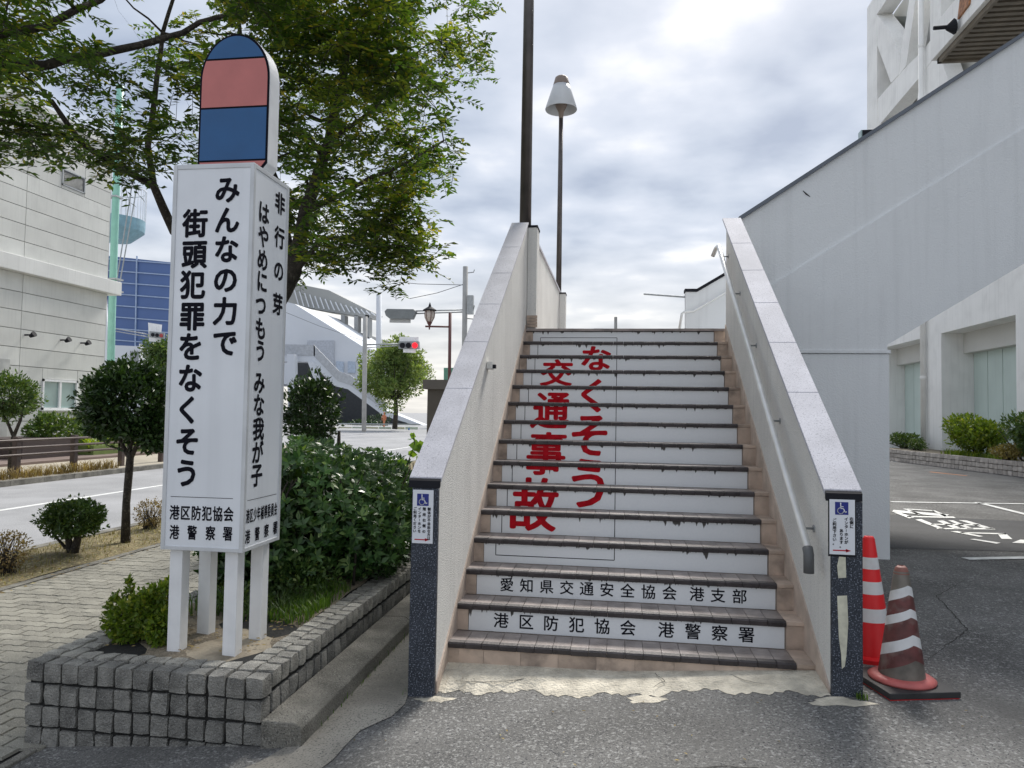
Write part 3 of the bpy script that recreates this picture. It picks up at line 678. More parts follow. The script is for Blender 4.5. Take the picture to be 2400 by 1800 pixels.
# ================================================================ UPPER FLIGHT (wall facing the camera)
fl = empty('footbridge_flight', (3.3, 8.2, .1), label='large pale grey footbridge flight wall rising to the right on a broad pier', cat='footbridge')
YW = 8.2
A = PY(1740, 512, YW); B = PY(2400, 84, YW); sl = (B[1]-A[1])/(B[0]-A[0]); zt_ = lambda x: A[1]+sl*(x-A[0])
C_ = PY(2080, 808, YW); D_ = PY(2400, 618, YW); sb = (D_[1]-C_[1])/(D_[0]-C_[0]); zb_ = lambda x: C_[1]+sb*(x-C_[0])
XE = 9.0
E1 = PY(1830, 655, YW); E2 = PY(2400, 300, YW); se = (E2[1]-E1[1])/(E2[0]-E1[0]); zm_ = lambda x: E1[1]+se*(x-E1[0])
MB().prism([(2.36, 2.33), (2.36, zm_(2.36)), (XE, zm_(XE)), (XE, zb_(XE)), (C_[0], zb_(C_[0])), (C_[0], 2.33)], 'y', YW, YW+.6).build('stringer', stucco_paint, fl)
MB().prism([(2.36, zm_(2.36)), (2.36, zt_(2.36)), (XE, zt_(XE)), (XE, zm_(XE))], 'y', YW+.028, YW+.2).build('parapet', stucco_paint, fl)
MB().prism([(2.34, zt_(2.34)), (2.34, zt_(2.34)+.045), (XE, zt_(XE)+.045), (XE, zt_(XE))], 'y', YW-.012, YW+.24).build('coping', M('blue_grey_coping', (.13, .15, .18), .5), fl)
MB().box(2.36, C_[0]+.03, YW-.012, YW+.6, 2.292, 2.33).build('ledge', stucco_paint, fl, bevel=.004)
MB().box(2.36, 3.90, YW+.004, YW+4.6, -.1, 2.29).build('pier', stucco_paint, fl, bevel=.012)
MB().prism([(C_[0], zb_(C_[0])+.02), (XE, zb_(XE)+.02), (XE, zb_(XE)+.4), (C_[0], zb_(C_[0])+.4)], 'y', YW+.6, YW+4.6).build('flight_slab', stucco_paint, fl)
MB().box(-.02, 2.19, 8.55, 12.9, -.1, 2.19).build('landing_pier', stucco_paint, fl)
fld = empty('floodlight', tuple(P(2034, 318, 'y', YW+.1)), label='small black floodlight clamped on the coping of the footbridge wall', cat='floodlight')
q0 = fld.location.copy()
MB().box(q0.x-.075, q0.x+.045, q0.y-.05, q0.y+.05, q0.z-.045, q0.z+.05).build('body', dark_edge, fld, bevel=.006)
MB().box(q0.x-.085, q0.x-.072, q0.y-.048, q0.y+.048, q0.z-.043, q0.z+.048).build('lens', glass_m, fld)
MB().tube([(q0.x+.04, q0.y, q0.z+.045), (q0.x+.085, q0.y, q0.z+.045), (q0.x+.085, q0.y, q0.z-.06)], .006, 6).build('bracket', steel_matt, fld)
#==PART2==
# ================================================================ PLANTER with granite setts
random.seed(11)
pl = empty('planter', (-1.4, 3.55, -.2), label='raised planter of grey granite setts under the white sign tower', cat='planter')
PX0, PX1, PY0, PY1, PZ = -2.105, -.742, 3.55, 10.5, .22
sx_, sz_ = (PX1-PX0)/13, .1165
MB().box(PX0+.02, PX1-.02, PY0+.02, PY1, -.3, PZ-.022).build('mortar_core', mortar, pl)
def rough_stone(k, w_, d_, h_):
    rr = random.Random(k); v = []; idx = {}; f = []
    R = [-1, 0, 1]
    def vid(p):
        if p not in idx:
            idx[p] = len(v); n_ = sum(abs(c) == 1 for c in p); sh = 1 if n_ == 1 else (.987 if n_ == 2 else .952)
            q = [c*sh for c in p]
            v.append((q[0]*w_/2+rr.uniform(-1, 1)*.0035, q[1]*d_/2+rr.uniform(-1, 1)*.0035+(-.003 if p[1] == -1 and n_ == 1 else 0), q[2]*h_/2+rr.uniform(-1, 1)*.0035))
        return idx[p]
    for ax in range(3):
        for sg in (-1, 1):
            for a_ in (-1, 0):
                for b2 in (-1, 0):
                    c = []
                    for (i, j) in ((a_, b2), (a_+1, b2), (a_+1, b2+1), (a_, b2+1)):
                        p = [0, 0, 0]; p[ax] = sg; p[(ax+1) % 3] = i; p[(ax+2) % 3] = j; c.append(vid(tuple(p)))
                    f.append(tuple(c) if sg > 0 else tuple(c[::-1]))
    me = bpy.data.meshes.new('stone'); me.from_pydata(v, [], f); me.shade_smooth(); me.set_sharp_from_angle(angle=math.radians(50)); return me
fs_m = [rough_stone(k, sx_-.012, .10, sz_-.014) for k in range(8)]
ts_m = [rough_stone(20+k, .093, .095, .09) for k in range(6)]
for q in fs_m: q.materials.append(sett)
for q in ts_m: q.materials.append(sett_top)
top_f = []
for k in range(8):
    q = fs_m[k].copy(); q.materials.clear(); q.materials.append(sett_top); top_f.append(q)
O = pl.location
def stone(me, x, y, z, rz=0):
    o = link('stone', me, None, pl, (x-O.x, y-O.y, z-O.z)); o.rotation_euler = (random.uniform(-.04, .04), random.uniform(-.04, .04), rz+random.uniform(-.05, .05)); return o
for r_ in range(4):
    for k in range(13):
        stone(random.choice(fs_m), PX0+(k+.5)*sx_+random.uniform(-.003, .003), PY0+.05+random.uniform(-.005, .005), PZ-(r_+.5)*sz_+random.uniform(-.003, .003)-.02*(r_ == 3)*0)
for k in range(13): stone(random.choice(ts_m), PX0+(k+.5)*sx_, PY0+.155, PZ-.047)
y = PY0+.105; k = 0
while y < 8.0:
    yy = y+.052
    stone(random.choice(ts_m), PX1-.05, yy, PZ-.047, math.pi/2)
    stone(random.choice(ts_m), PX1-.155, yy+.05, PZ-.05, math.pi/2)
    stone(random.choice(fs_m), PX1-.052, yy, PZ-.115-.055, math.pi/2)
    if y < 6.3:
        stone(random.choice(ts_m), PX0+.05, yy, PZ-.047, math.pi/2); stone(random.choice(ts_m), PX0+.155, yy+.05, PZ-.05, math.pi/2)
    y += .107
bs = MB()
def addmesh(mb_, me, x, y, z, rz):
    c, s = math.cos(rz), math.sin(rz); mb_.add([(x+v.co.x*c-v.co.y*s, y+v.co.x*s+v.co.y*c, z+v.co.z) for v in me.vertices], [tuple(p.vertices) for p in me.polygons])
y = PY0+.105
while y < 8.0:
    for r_ in (1, 2, 3): addmesh(bs, random.choice(fs_m), PX0+.05, y+.052, PZ-(r_+.5)*sz_, math.pi/2+random.uniform(-.04, .04))
    y += .107
tag(bs.build('stone_course', sett, pl, smooth=True), kind='stuff')
# soil with a pale cement pad under the sign
mb = MB(); nx, nyy = 24, 90; X = np.linspace(PX0+.20, PX1-.20, nx); Y = np.linspace(PY0+.20, PY1, nyy)
Z = lambda x, y: PZ-.018+.012*math.sin(x*7+y*3)+.008*math.sin(y*11)+ (.05 if y > 4.9 else 0)*min(1, (y-4.9))
for i in range(nx-1):
    for j in range(nyy-1): mb.add([(X[i], Y[j], Z(X[i], Y[j])), (X[i+1], Y[j], Z(X[i+1], Y[j])), (X[i+1], Y[j+1], Z(X[i+1], Y[j+1])), (X[i], Y[j+1], Z(X[i], Y[j+1]))], [(0, 1, 2, 3)])
mb.build('soil', soil, pl, smooth=True)
pad_m = M('pale_pad', (.42, .36, .27), .9, .3, 5, bump=.6, bs=50, dirt=.5, ds=5, dirtcol=(.16, .15, .12))
mb = MB(); ring = [(-1.28+.36*math.cos(t)*(1+.12*math.sin(3*t)), 4.02+.36*math.sin(t)*(1+.1*math.sin(4*t+1))) for t in np.linspace(0, 2*math.pi, 28, endpoint=False)]
mb.add([(a_, b2, .196) for a_, b2 in ring]+[(-1.28, 4.02, .216)], [(i, (i+1) % 28, 28) for i in range(28)]); mb.build('cement_pad', pad_m, pl, smooth=True)
# long kerb beside the planter
kb = empty('kerb', (-.63, 3.52, -.1), label='weathered low concrete kerb lying between the sett planter and the staircase', cat='kerb')
y = 3.52
for ln in (1.95, 1.95, 2.0, 2.0):
    MB().prism([(-.738, -.14), (-.738, .014), (-.56, .016), (-.522, -.012), (-.517, -.14)], 'y', y+.003, y+ln-.003).build('kerb_stone', concrete_kerb, kb, bevel=.008); y += ln
# ================================================================ SIGN TOWER
sg = empty('sign_tower', (-1.28, 4.055, .22), label='white box sign tower on four square legs with black vertical Japanese slogans', cat='sign')
BX0, BX1, BY0, BY1, BZ0, BZ1 = -1.53, -1.03, 3.83, 4.28, .785, 2.995
for (x, y) in ((-1.493, 3.868), (-1.155, 3.868), (-1.493, 4.165), (-1.155, 4.165)):
    MB().box(x, x+.078, y, y+.078, .19, BZ0+.01).build('leg', white_paint, sg, bevel=.003)
MB().box(BX0+.012, BX1-.012, BY0+.006, BY0+.012, BZ0+.02, BZ1-.02).build('front_panel', sign_white, sg)
MB().box(BX1-.012, BX1-.006, BY0+.012, BY1-.012, BZ0+.02, BZ1-.02).build('right_panel', sign_white, sg)
MB().box(BX0+.012, BX1-.012, BY1-.012, BY1-.006, BZ0+.02, BZ1-.02).build('rear_panel', sign_white, sg)
MB().box(BX0+.006, BX0+.012, BY0+.012, BY1-.012, BZ0+.02, BZ1-.02).build('left_panel', sign_white, sg)
fr = MB(); g_ = .024
for (x0, x1) in ((BX0, BX0+g_), (BX1-g_, BX1)):
    for (y0, y1) in ((BY0, BY0+g_), (BY1-g_, BY1)): fr.box(x0, x1, y0, y1, BZ0, BZ1)
for (z0, z1) in ((BZ0, BZ0+g_), (BZ1-g_, BZ1)):
    for (y0, y1) in ((BY0+.001, BY0+g_), (BY1-g_, BY1-.001)): fr.box(BX0+g_, BX1-g_, y0, y1, z0+.001, z1-.001)
    for (x0, x1) in ((BX0+.001, BX0+g_), (BX1-g_, BX1-.001)): fr.box(x0, x1, BY0+g_, BY1-g_, z0+.001, z1-.001)
fr.build('frame', alu, sg, bevel=.002)
MB().box(BX0+.003, BX1-.003, BY0+.003, BY1-.003, BZ1-.004, BZ1+.004).build('top_sheet', alu, sg)
MB().box(BX0+.01, BX1-.01, BY0+.01, BY1-.01, BZ0+.002, BZ0+.01).build('bottom_sheet', alu, sg)
glyphs('みんなの力で街頭犯罪をなくそうはやめにつもうな我が子非行芽', .034); glyphs('港区防犯協会警察署少年補導委員', .022)
yf = BY0+.0045; tx = LT(black_letter, sg)
def fpx(x, y): q = P(x, y, 'y', yf); return q[0], q[2]
for ch, (x, y) in zip('みんなの力で', ((533, 443.6), (532, 515), (530.5, 584), (528.5, 655), (528, 729), (527, 803))):
    a_, b2 = fpx(x, y); put(tx, ch, a_, b2, .158, .165, ('y', yf), .034)
for ch, (x, y) in zip('街頭犯罪をなくそう', ((457.5, 523), (455.5, 595.5), (451.5, 667), (450.5, 741), (446.5, 812), (445.5, 886), (440, 960), (439, 1034), (437.5, 1108))):
    a_, b2 = fpx(x, y); put(tx, ch, a_, b2, .158, .170, ('y', yf), .034)
for ch, i in zip('港区防犯協会', range(6)):
    a_, b2 = fpx(409+i*25.3, 1201+i*.8); put(tx, ch, a_, b2, .062, .086, ('y', yf), .022)
for ch, x in zip('港警察署', (408.5, 450, 493, 533.5)):
    a_, b2 = fpx(x, 1247+(x-408)*.03); put(tx, ch, a_, b2, .060, .084, ('y', yf), .022)
a_, b2 = fpx(400, 1163.5); c_, d2 = fpx(546, 1167.5); tx.add([(a_, yf, b2-.0015), (c_, yf, b2-.0015), (c_, yf, b2+.0015), (a_, yf, b2+.0015)], [(0, 1, 2, 3)])
xf = BX1-.0045; tx = LT(black_letter, sg)
def rpx(x, y): q = P(x, y, 'x', xf); return q[1], q[2]
for ch, (x, y) in zip('はやめにつもうみな我が子', ((618.7, 499), (617.7, 555), (615.7, 608.8), (614.7, 660), (611.5, 715), (611, 770), (610.5, 822), (608, 896.5), (607, 949), (606, 1005), (604, 1060), (602, 1113))):
    a_, b2 = rpx(x, y); put(tx, ch, a_, b2, .135, .138, ('x', xf), .034)
for ch, (x, y) in zip('非行の芽', ((656.5, 477), (655.5, 557), (653.5, 634.6), (651, 713))):
    a_, b2 = rpx(x, y); put(tx, ch, a_, b2, .135, .138, ('x', xf), .034)
za = rpx(600, 1205)[1]
for i, ch in enumerate('港区少年補導委員会'): put(tx, ch, BY0+.055+i*.0425, za, .039, .084, ('x', xf), .022)
for i, ch in enumerate('港警察署'): put(tx, ch, BY0+.06+i*.112, za-.115, .058, .082, ('x', xf), .022)
tx.add([(xf, BY0+.045, za+.088), (xf, BY1-.05, za+.088), (xf, BY1-.05, za+.091), (xf, BY0+.045, za+.091)], [(0, 1, 2, 3)])
# plain rounded board on top, in flat colour areas
BW, BZT = .225, 3.86; bcx, bz0 = -1.275, 3.0; rr_ = .19
outl = [(bcx-BW+.05, bz0)]+[(bcx+BW-.05, bz0)]+[(bcx+BW-.0, bz0+.06)]+[(bcx+BW*math.cos(t), BZT-.28+.28*math.sin(t)) for t in np.linspace(0, math.pi, 25)]+[(bcx-BW, bz0+.06)]
tb = MB().prism(outl, 'y', 4.02, 4.15).build('top_board', white_paint, sg, bevel=.006)
def inset(pts, d): 
    cx_ = bcx; cz_ = (bz0+BZT)/2; hw_ = BW; hh = (BZT-bz0)/2
    return [(cx_+(x-cx_)*(1-d/hw_), cz_+(z-cz_)*(1-d/hh)) for x, z in pts]
MB().prism(inset(outl, .001), 'y', 4.017, 4.019).build('board_outline', black_letter, sg)
ins = inset(outl, .014)
salmon = M('board_salmon', (.52, .165, .15), .45, .06, 6, dirt=.15); navyb = M('board_blue', (.012, .09, .24), .45, .06, 6); blk = M('board_black', (.015, .015, .025), .45)
for nm, mt_, za_, zb2 in (('board_band', salmon, 3.0, 3.075), ('board_band', navyb, 3.087, 3.40), ('board_band', salmon, 3.412, 3.70), ('board_band', navyb, 3.712, 3.87)):
    pg = clip(clip(ins, za_, True), zb2, False)
    if len(pg) >= 3: MB().prism(pg, 'y', 4.0145, 4.0165).build(nm, mt_, sg)
# ================================================================ VEGETATION
leaf_elm = leafmat('leaf_elm', (.03, .07, .014), (.075, .135, .026), (.20, .20, .03), .5, .5)
leaf_elm2 = leafmat('leaf_elm_sun', (.07, .115, .018), (.16, .205, .035), (.32, .26, .04), .5, .55)  # lit copy of the elm leaf, sunlight put into its yellower tones
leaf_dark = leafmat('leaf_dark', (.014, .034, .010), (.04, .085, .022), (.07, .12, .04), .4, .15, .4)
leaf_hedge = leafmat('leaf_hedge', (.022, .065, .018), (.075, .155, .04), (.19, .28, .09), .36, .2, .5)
leaf_bright = leafmat('leaf_bright', (.07, .13, .018), (.17, .24, .035), (.32, .33, .06), .4, .45)
leaf_mid = leafmat('leaf_mid', (.035, .075, .02), (.09, .15, .04), (.16, .2, .06), .45, .3)
leaf_dry = leafmat('leaf_dry', (.16, .11, .05), (.26, .2, .09), (.3, .26, .12), .8, .2)
grass_m = leafmat('grass_blade', (.04, .10, .012), (.09, .17, .02), (.16, .24, .04), .5, .35)
def skeleton_tree(name, base, trunk, clumps, label, cat='tree', leafm=None, rt_=.11, per=6, leaflen=.062, twl=.26, ln_=11, limbs=(), group=None, frac2=.25, leafm2=None, spread=.2, twigr=.0035):
    r = empty(name, base, label=label, cat=cat, group=group)
    mb_ = MB(); nodes = []      # (position, radius)
    def limb(pts, r0, r1):
        pts = [Vector(p) for p in pts]; out_ = []
        for i in range(len(pts)-1):
            k = max(2, int((pts[i+1]-pts[i]).length/.18))
            for j in range(k): out_.append(pts[i].lerp(pts[i+1], j/k))
        out_.append(pts[-1])
        for i in range(1, len(out_)-1): out_[i] = out_[i]+Vector((random.gauss(0, .008), random.gauss(0, .008), random.gauss(0, .008)))
        n_ = len(out_); rs = [r0+(r1-r0)*i/(n_-1) for i in range(n_)]
        mb_.tube(out_, rs, 8); nodes.extend(zip(out_, rs))
    limb(trunk, rt_, rt_*.7)
    for l_ in limbs: limb(l_[0], l_[1], l_[2])
    cl_ = sorted(clumps, key=lambda c: min((Vector(c[:3])-p).length for p, _ in nodes))
    for c in cl_:
        cv = Vector(c[:3]); p, rad = min(nodes, key=lambda q: (q[0]-cv).length+(.25 if q[0].z > cv.z+.1 else 0))
        d = (cv-p).length
        if d < .05: continue
        mid = p.lerp(cv, .5)+Vector((random.gauss(0, .06), random.gauss(0, .06), .06*d+random.gauss(0, .03)))
        r0 = min(rad*.62, .022+.010*d); r1 = max(.004, r0*.35)
        pts = [p, p.lerp(mid, .5)+Vector((0, 0, .02)), mid, mid.lerp(cv, .5), cv]
        mb_.tube(pts, [r0, r0*.85, r0*.7, (r0+r1)/2*.8, r1], 5); nodes.extend([(pts[2], r0*.7), (cv, r1)])
    k2 = [i for i in range(len(clumps)) if (i*7919 % 100)/100 < frac2]; k1 = [i for i in range(len(clumps)) if i not in set(k2)]
    for ids, mt_, nm in ((k1, leafm, 'crown'), (k2, leafm2 or leafm, 'crown')):
        if not ids: continue
        Q, T = twigs_leaves([clumps[i] for i in ids], per, leaflen, twl, ln_, spread=spread)
        for t in T: mb_.tube(t, [twigr, twigr*.8, twigr*.5], 3, caps=False)
        q = quads(nm, Q-np.array(base, dtype=float), mt_, r)
    mb_.build('trunk', bark, r, smooth=True)
    return r
# big tree rising behind the sign
def inpoly(x, y, pg):
    c = False; n_ = len(pg)
    for i in range(n_):
        (x1, y1), (x2, y2) = pg[i], pg[(i+1) % n_]
        if (y1 > y) != (y2 > y) and x < (x2-x1)*(y-y1)/(y2-y1)+x1: c = not c
    return c
random.seed(5)
right = [(600, -160), (930, -160), (950, 30), (990, 120), (1040, 190), (1030, 260), (1065, 330), (1065, 390), (1020, 430), (1030, 480), (970, 520), (1000, 560), (970, 590), (930, 590), (900, 560), (840, 620), (760, 600), (690, 650), (640, 560), (640, 300)]
left = [(-120, -160), (60, -160), (230, -140), (330, 60), (480, 20), (620, -160), (660, 300), (560, 380), (440, 400), (400, 360), (330, 380), (290, 350), (230, 300), (140, 240), (60, 200), (-120, 160)]
lobe = [(880, 560), (950, 560), (960, 600), (940, 650), (880, 665), (850, 630)]
gap = [(200, -60), (540, -60), (560, 75), (430, 115), (290, 135), (150, 110)]
gap2 = [(60, 170), (200, 140), (350, 190), (330, 270), (200, 230), (90, 220)]
cl = []
def fill(pg, n_, y0, y1, x0, x1, p0, p1, g=()):
    k = 0; t = 0
    while k < n_ and t < 20000:
        t += 1; x = random.uniform(x0, x1); y = random.uniform(p0, p1)
        if not inpoly(x, y, pg) or any(inpoly(x, y, q) for q in g): continue
        cl.append(tuple(P(x, y, 'y', random.uniform(y0, y1)))); k += 1
fill(right, 178, 5.4, 8.6, 600, 1130, -160, 660)
fill(left, 62, 5.0, 8.0, -120, 660, -160, 480, (gap, gap2))
fill(lobe, 9, 6.2, 6.9, 830, 990, 550, 670)
fill([(-100, 280), (70, 270), (105, 320), (80, 370), (-100, 390)], 9, 5.0, 5.8, -100, 110, 270, 390)
fill([(150, 330), (330, 350), (330, 420), (180, 400)], 6, 5.2, 5.8, 150, 330, 330, 420)
for k in range(90):   # the crown goes on above the frame and behind
    a_ = random.uniform(0, 2*math.pi); rr_ = 2.6*math.sqrt(random.random()); cl.append((min(-2.35+rr_*math.cos(a_), -.75), 7.0+rr_*math.sin(a_), 6.15+random.uniform(-.3, 1.5)-rr_*.25))
q = lambda x, y, Y: tuple(P(x, y, 'y', Y))
tb_ = q(575, 1330, 6.6)
fork = q(618, 760, 6.5)
limbs = [([fork, q(500, 640, 6.4), q(410, 545, 6.2), q(360, 435, 6.0), q(270, 390, 5.8), q(190, 330, 5.7), q(120, 235, 5.6)], .06, .02),
         ([q(360, 435, 6.0), q(347, 340, 6.1), q(362, 230, 6.2), q(372, 120, 6.3), q(420, -60, 6.4)], .032, .014),
         ([fork, q(690, 640, 6.6), q(715, 500, 6.7), q(770, 330, 6.9), q(800, 200, 7.0), q(830, 20, 7.1)], .085, .03),
         ([q(715, 500, 6.7), q(830, 440, 6.6), q(950, 380, 6.5), q(1040, 330, 6.5)], .03, .01),
         ([q(690, 640, 6.6), q(760, 560, 6.4), q(860, 560, 6.3), q(930, 620, 6.4)], .028, .01),
         ([q(770, 330, 6.9), q(880, 250, 7.1), q(970, 130, 7.2)], .026, .01),
         ([q(690, 640, 6.6), q(660, 470, 6.9), q(600, 300, 7.2), q(560, 120, 7.4), q(560, -60, 7.5)], .05, .02)]
skeleton_tree('elm_tree', (tb_[0], tb_[1], .18), [(tb_[0], tb_[1], .15), (tb_[0]+.01, tb_[1], 1.2), fork], cl, 'large spreading broadleaf tree rising behind the white sign tower', leafm=leaf_elm, leafm2=leaf_elm2, rt_=.14, per=15, ln_=12, leaflen=.074, twl=.21, limbs=limbs, frac2=.24, spread=.125)
# second tree out of frame left, one limb reaching over
random.seed(8); cl = []
fill([(-200, 40), (120, 20), (260, 120), (200, 220), (120, 330), (-200, 200)], 26, 4.6, 6.2, -200, 260, 20, 330)
fill([(-200, -150), (250, -150), (210, 0), (-200, 40)], 14, 4.6, 6.4, -200, 250, -150, 40)
b2 = (-5.4, 5.2, -.19)
skeleton_tree('elm_tree', b2, [b2, (-5.3, 5.2, 1.4), (-5.1, 5.2, 2.6)], cl, 'second broadleaf tree at the left edge reaching a dark limb over the footway', leafm=leaf_elm, leafm2=leaf_elm2, rt_=.14, per=15, ln_=12, leaflen=.074, twl=.21,
    limbs=[([(-5.1, 5.2, 2.6), q(-60, 170, 5.2), q(110, 145, 5.3), q(270, 122, 5.4), q(380, 92, 5.6), q(470, 55, 5.8), q(600, 10, 6.0)], .07, .018), ([(-5.1, 5.2, 2.6), q(-40, 90, 4.9), q(110, 62, 5.0), q(240, -5, 5.1), q(330, -80, 5.2)], .06, .02)], frac2=.2, spread=.13)
def lollipop(name, base, trunks, c, r, n_, size, label, mat_, cat='tree', group=None, tr=.045, extra=()):
    rt0 = empty(name, base, label=label, cat=cat, group=group); mb_ = MB()
    for t in trunks: mb_.tube([Vector(p) for p in t[0]], t[1], 8)
    for k in range(16):
        d = Vector((random.gauss(0, 1), random.gauss(0, 1), random.gauss(.3, .8))).normalized(); s_ = Vector(c)-Vector((0, 0, r[2]*.8)); e_ = Vector(c)+Vector((d.x*r[0], d.y*r[1], d.z*r[2]))*.75
        mb_.tube([s_, s_.lerp(e_, .5)+Vector((0, 0, .03)), e_], [tr*.35, tr*.25, tr*.12], 5)
    mb_.build('trunk', bark, rt0, smooth=True)
    Q = [blob_leaves(c, r, int(n_*.8), size)]
    for (cc, rr2, nn) in extra: Q.append(blob_leaves(cc, rr2, nn, size))
    Q.append(blob_leaves(c, (r[0]*1.12, r[1]*1.12, r[2]*1.12), int(n_*.12), size, shell=.9))
    quads('crown', np.concatenate(Q)-np.array(base, dtype=float), mat_, rt0); return rt0
# dark ball-crowned tree on the verge left of the sign
b0 = P(294, 1272, 'z', -.19); Yt = b0[1]; g = lambda x, y, Y=Yt: tuple(P(x, y, 'y', Y))
lollipop('street_tree', tuple(b0), [([tuple(b0), g(296, 1180), g(303, 1100), g(306, 1060)], [.062, .048, .05, .045]), ([g(305, 1075), g(285, 1040), g(262, 990)], [.035, .025, .018]), ([g(306, 1075), g(325, 1035), g(350, 985)], [.035, .025, .018]), ([g(306, 1065), g(300, 1030), g(298, 990)], [.025, .02, .018]), ([g(304, 1060), g(312, 1020), g(318, 985)], [.022, .02, .015]), ([g(300, 1055), g(262, 1048), g(245, 1040), g(248, 1020)], [.015, .01, .006, .004])],
    g(303, 945), (.60, .55, .52), 8500, .085, 'dark ball-crowned street tree on the verge left of the sign tower', leaf_dark, extra=[(g(365, 1010), (.26, .3, .3), 1500), (g(250, 985), (.22, .25, .2), 900), (g(300, 880), (.36, .35, .22), 1200), (g(225, 1000), (.14, .18, .16), 400)])
b0 = P(167, 1300, 'z', -.19); Yt = b0[1]
lollipop('street_tree', tuple(b0), [([tuple(b0), g(160, 1262, Yt), g(150, 1240, Yt)], [.05, .035, .02]), ([g(172, 1300, Yt), g(182, 1262, Yt), g(186, 1235, Yt)], [.055, .04, .025]), ([g(155, 1285, Yt), g(128, 1255, Yt), g(118, 1232, Yt)], [.02, .014, .008])],
    g(172, 1215, Yt), (.34, .32, .22), 6500, .05, 'small round clipped shrub tree beside the footway at left', leaf_mid, group=None)
b0 = P(24, 1113, 'z', -.17); Yt = b0[1]
lollipop('street_tree', tuple(b0), [([tuple(b0), g(26, 1050, Yt), g(34, 1015, Yt)], [.07, .055, .05]), ([g(33, 1020, Yt), g(48, 985, Yt), g(54, 955, Yt)], [.045, .035, .02]), ([g(30, 1020, Yt), g(16, 985, Yt), g(-5, 955, Yt)], [.04, .03, .02])],
    g(25, 930, Yt), (.64, .6, .58), 4500, .10, 'lollipop street tree across the road at the left edge', leaf_mid)
b0 = P(795, 1100, 'y', 9.6); b0 = np.array([b0[0], 9.6, .18]); g2 = lambda x, y: tuple(P(x, y, 'y', 9.6))
lollipop('topiary_tree', tuple(b0), [([tuple(b0), g2(793, 1060), g2(795, 1010)], [.05, .035, .02])], g2(729, 965) if False else g2(730, 965), (.38, .36, .50), 4800, .07, 'round-topped dark clipped tree behind the hedge right of the sign', leaf_dark)
# hedge behind the sign
hd = empty('hedge', (-1.4, 6.3, .2), label='dense glossy dark green hedge filling the planter behind the sign tower', cat='hedge')
hc = []; random.seed(3)
Q = []
def rosettes(n_, box, size, keep):
    C = []
    while len(C) < n_:
        p = np.array([random.uniform(*box[0]), random.uniform(*box[1]), random.uniform(*box[2])])
        if keep(p): C.append(p)
    C = np.array(C); out_ = []
    ax = rng.normal(0, .45, C.shape)+np.array([.25, -.55, .8])
    ax /= np.linalg.norm(ax, axis=1, keepdims=True)
    for k in range(7):
        t = 2*math.pi*k/7+rng.uniform(0, 1, len(C)); u = np.cross(ax, [1, .3, 0]); u /= np.linalg.norm(u, axis=1, keepdims=True); v = np.cross(ax, u)
        D = ax*.45+u*np.cos(t)[:, None]+v*np.sin(t)[:, None]; D /= np.linalg.norm(D, axis=1, keepdims=True)
        out_.append(leaf_quads(C+D*size*.5, D, size, up=ax, wid=.40, jitter=.2))
    return np.concatenate(out_)
HB = [(-1.45, 5.75, .72, .60, .60, .58), (-1.30, 6.6, .64, .46, .60, .53), (-1.55, 7.5, .66, .46, .60, .50), (-1.0, 5.9, .62, .32, .45, .42), (-1.9, 6.3, .75, .50, .6, .56), (-1.35, 8.3, .46, .33, .50, .34), (-1.75, 5.25, .55, .34, .35, .42), (-1.08, 7.0, .50, .30, .4, .40)]
for (x, y, z, a_, b_2, c2) in HB:
    def keep(p, q_=(x, y, z, a_, b_2, c2)):
        e_ = ((p[0]-q_[0])/q_[3])**2+((p[1]-q_[1])/q_[4])**2+((p[2]-q_[2])/q_[5])**2
        return .52 < e_ < 1.12 and p[2] > .26 and p[0] < -.62
    Q.append(rosettes(int(620*a_*c2/.36*1.35), ((x-a_*1.1, x+a_*1.1), (y-b_2*1.1, y+b_2*1.1), (z-c2*1.1, z+c2*1.1)), .074, keep))
quads('foliage', np.concatenate(Q)-np.array(hd.location), leaf_hedge, hd)
mb = MB()
for k in range(46):
    x, y = random.uniform(-1.95, -.98), random.uniform(5.2, 8.3); mb.tube([(x, y, .18), (x+random.gauss(0, .06), y+random.gauss(0, .06), .55), (x+random.gauss(0, .15), y+random.gauss(0, .15), 1.05)], [.014, .010, .005], 5)
for (x, y, z, a_, b_2, c2) in HB:   # dense inner leaf mass
    Qi = None
mb.build('stems', bark, hd, smooth=True)
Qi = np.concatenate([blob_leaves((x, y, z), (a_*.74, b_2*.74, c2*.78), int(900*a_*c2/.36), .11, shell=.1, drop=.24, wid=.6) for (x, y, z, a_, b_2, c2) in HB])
quads('inner_foliage', Qi-np.array(hd.location), leaf_dark, hd)  # inner leaves take the dark leaf colour, painting in shade between the rosettes
# low dark shrub in the planter near the kerb edge
sb_ = empty('shrub', (-1.0, 6.1, .2), label='low dark spreading shrub hanging over the sett edge near the stair pier', cat='shrub')
quads('foliage', blob_leaves((-.98, 6.0, .34), (.26, .5, .20), 1600, .045, drop=.22)-np.array(sb_.location), leaf_dark, sb_)
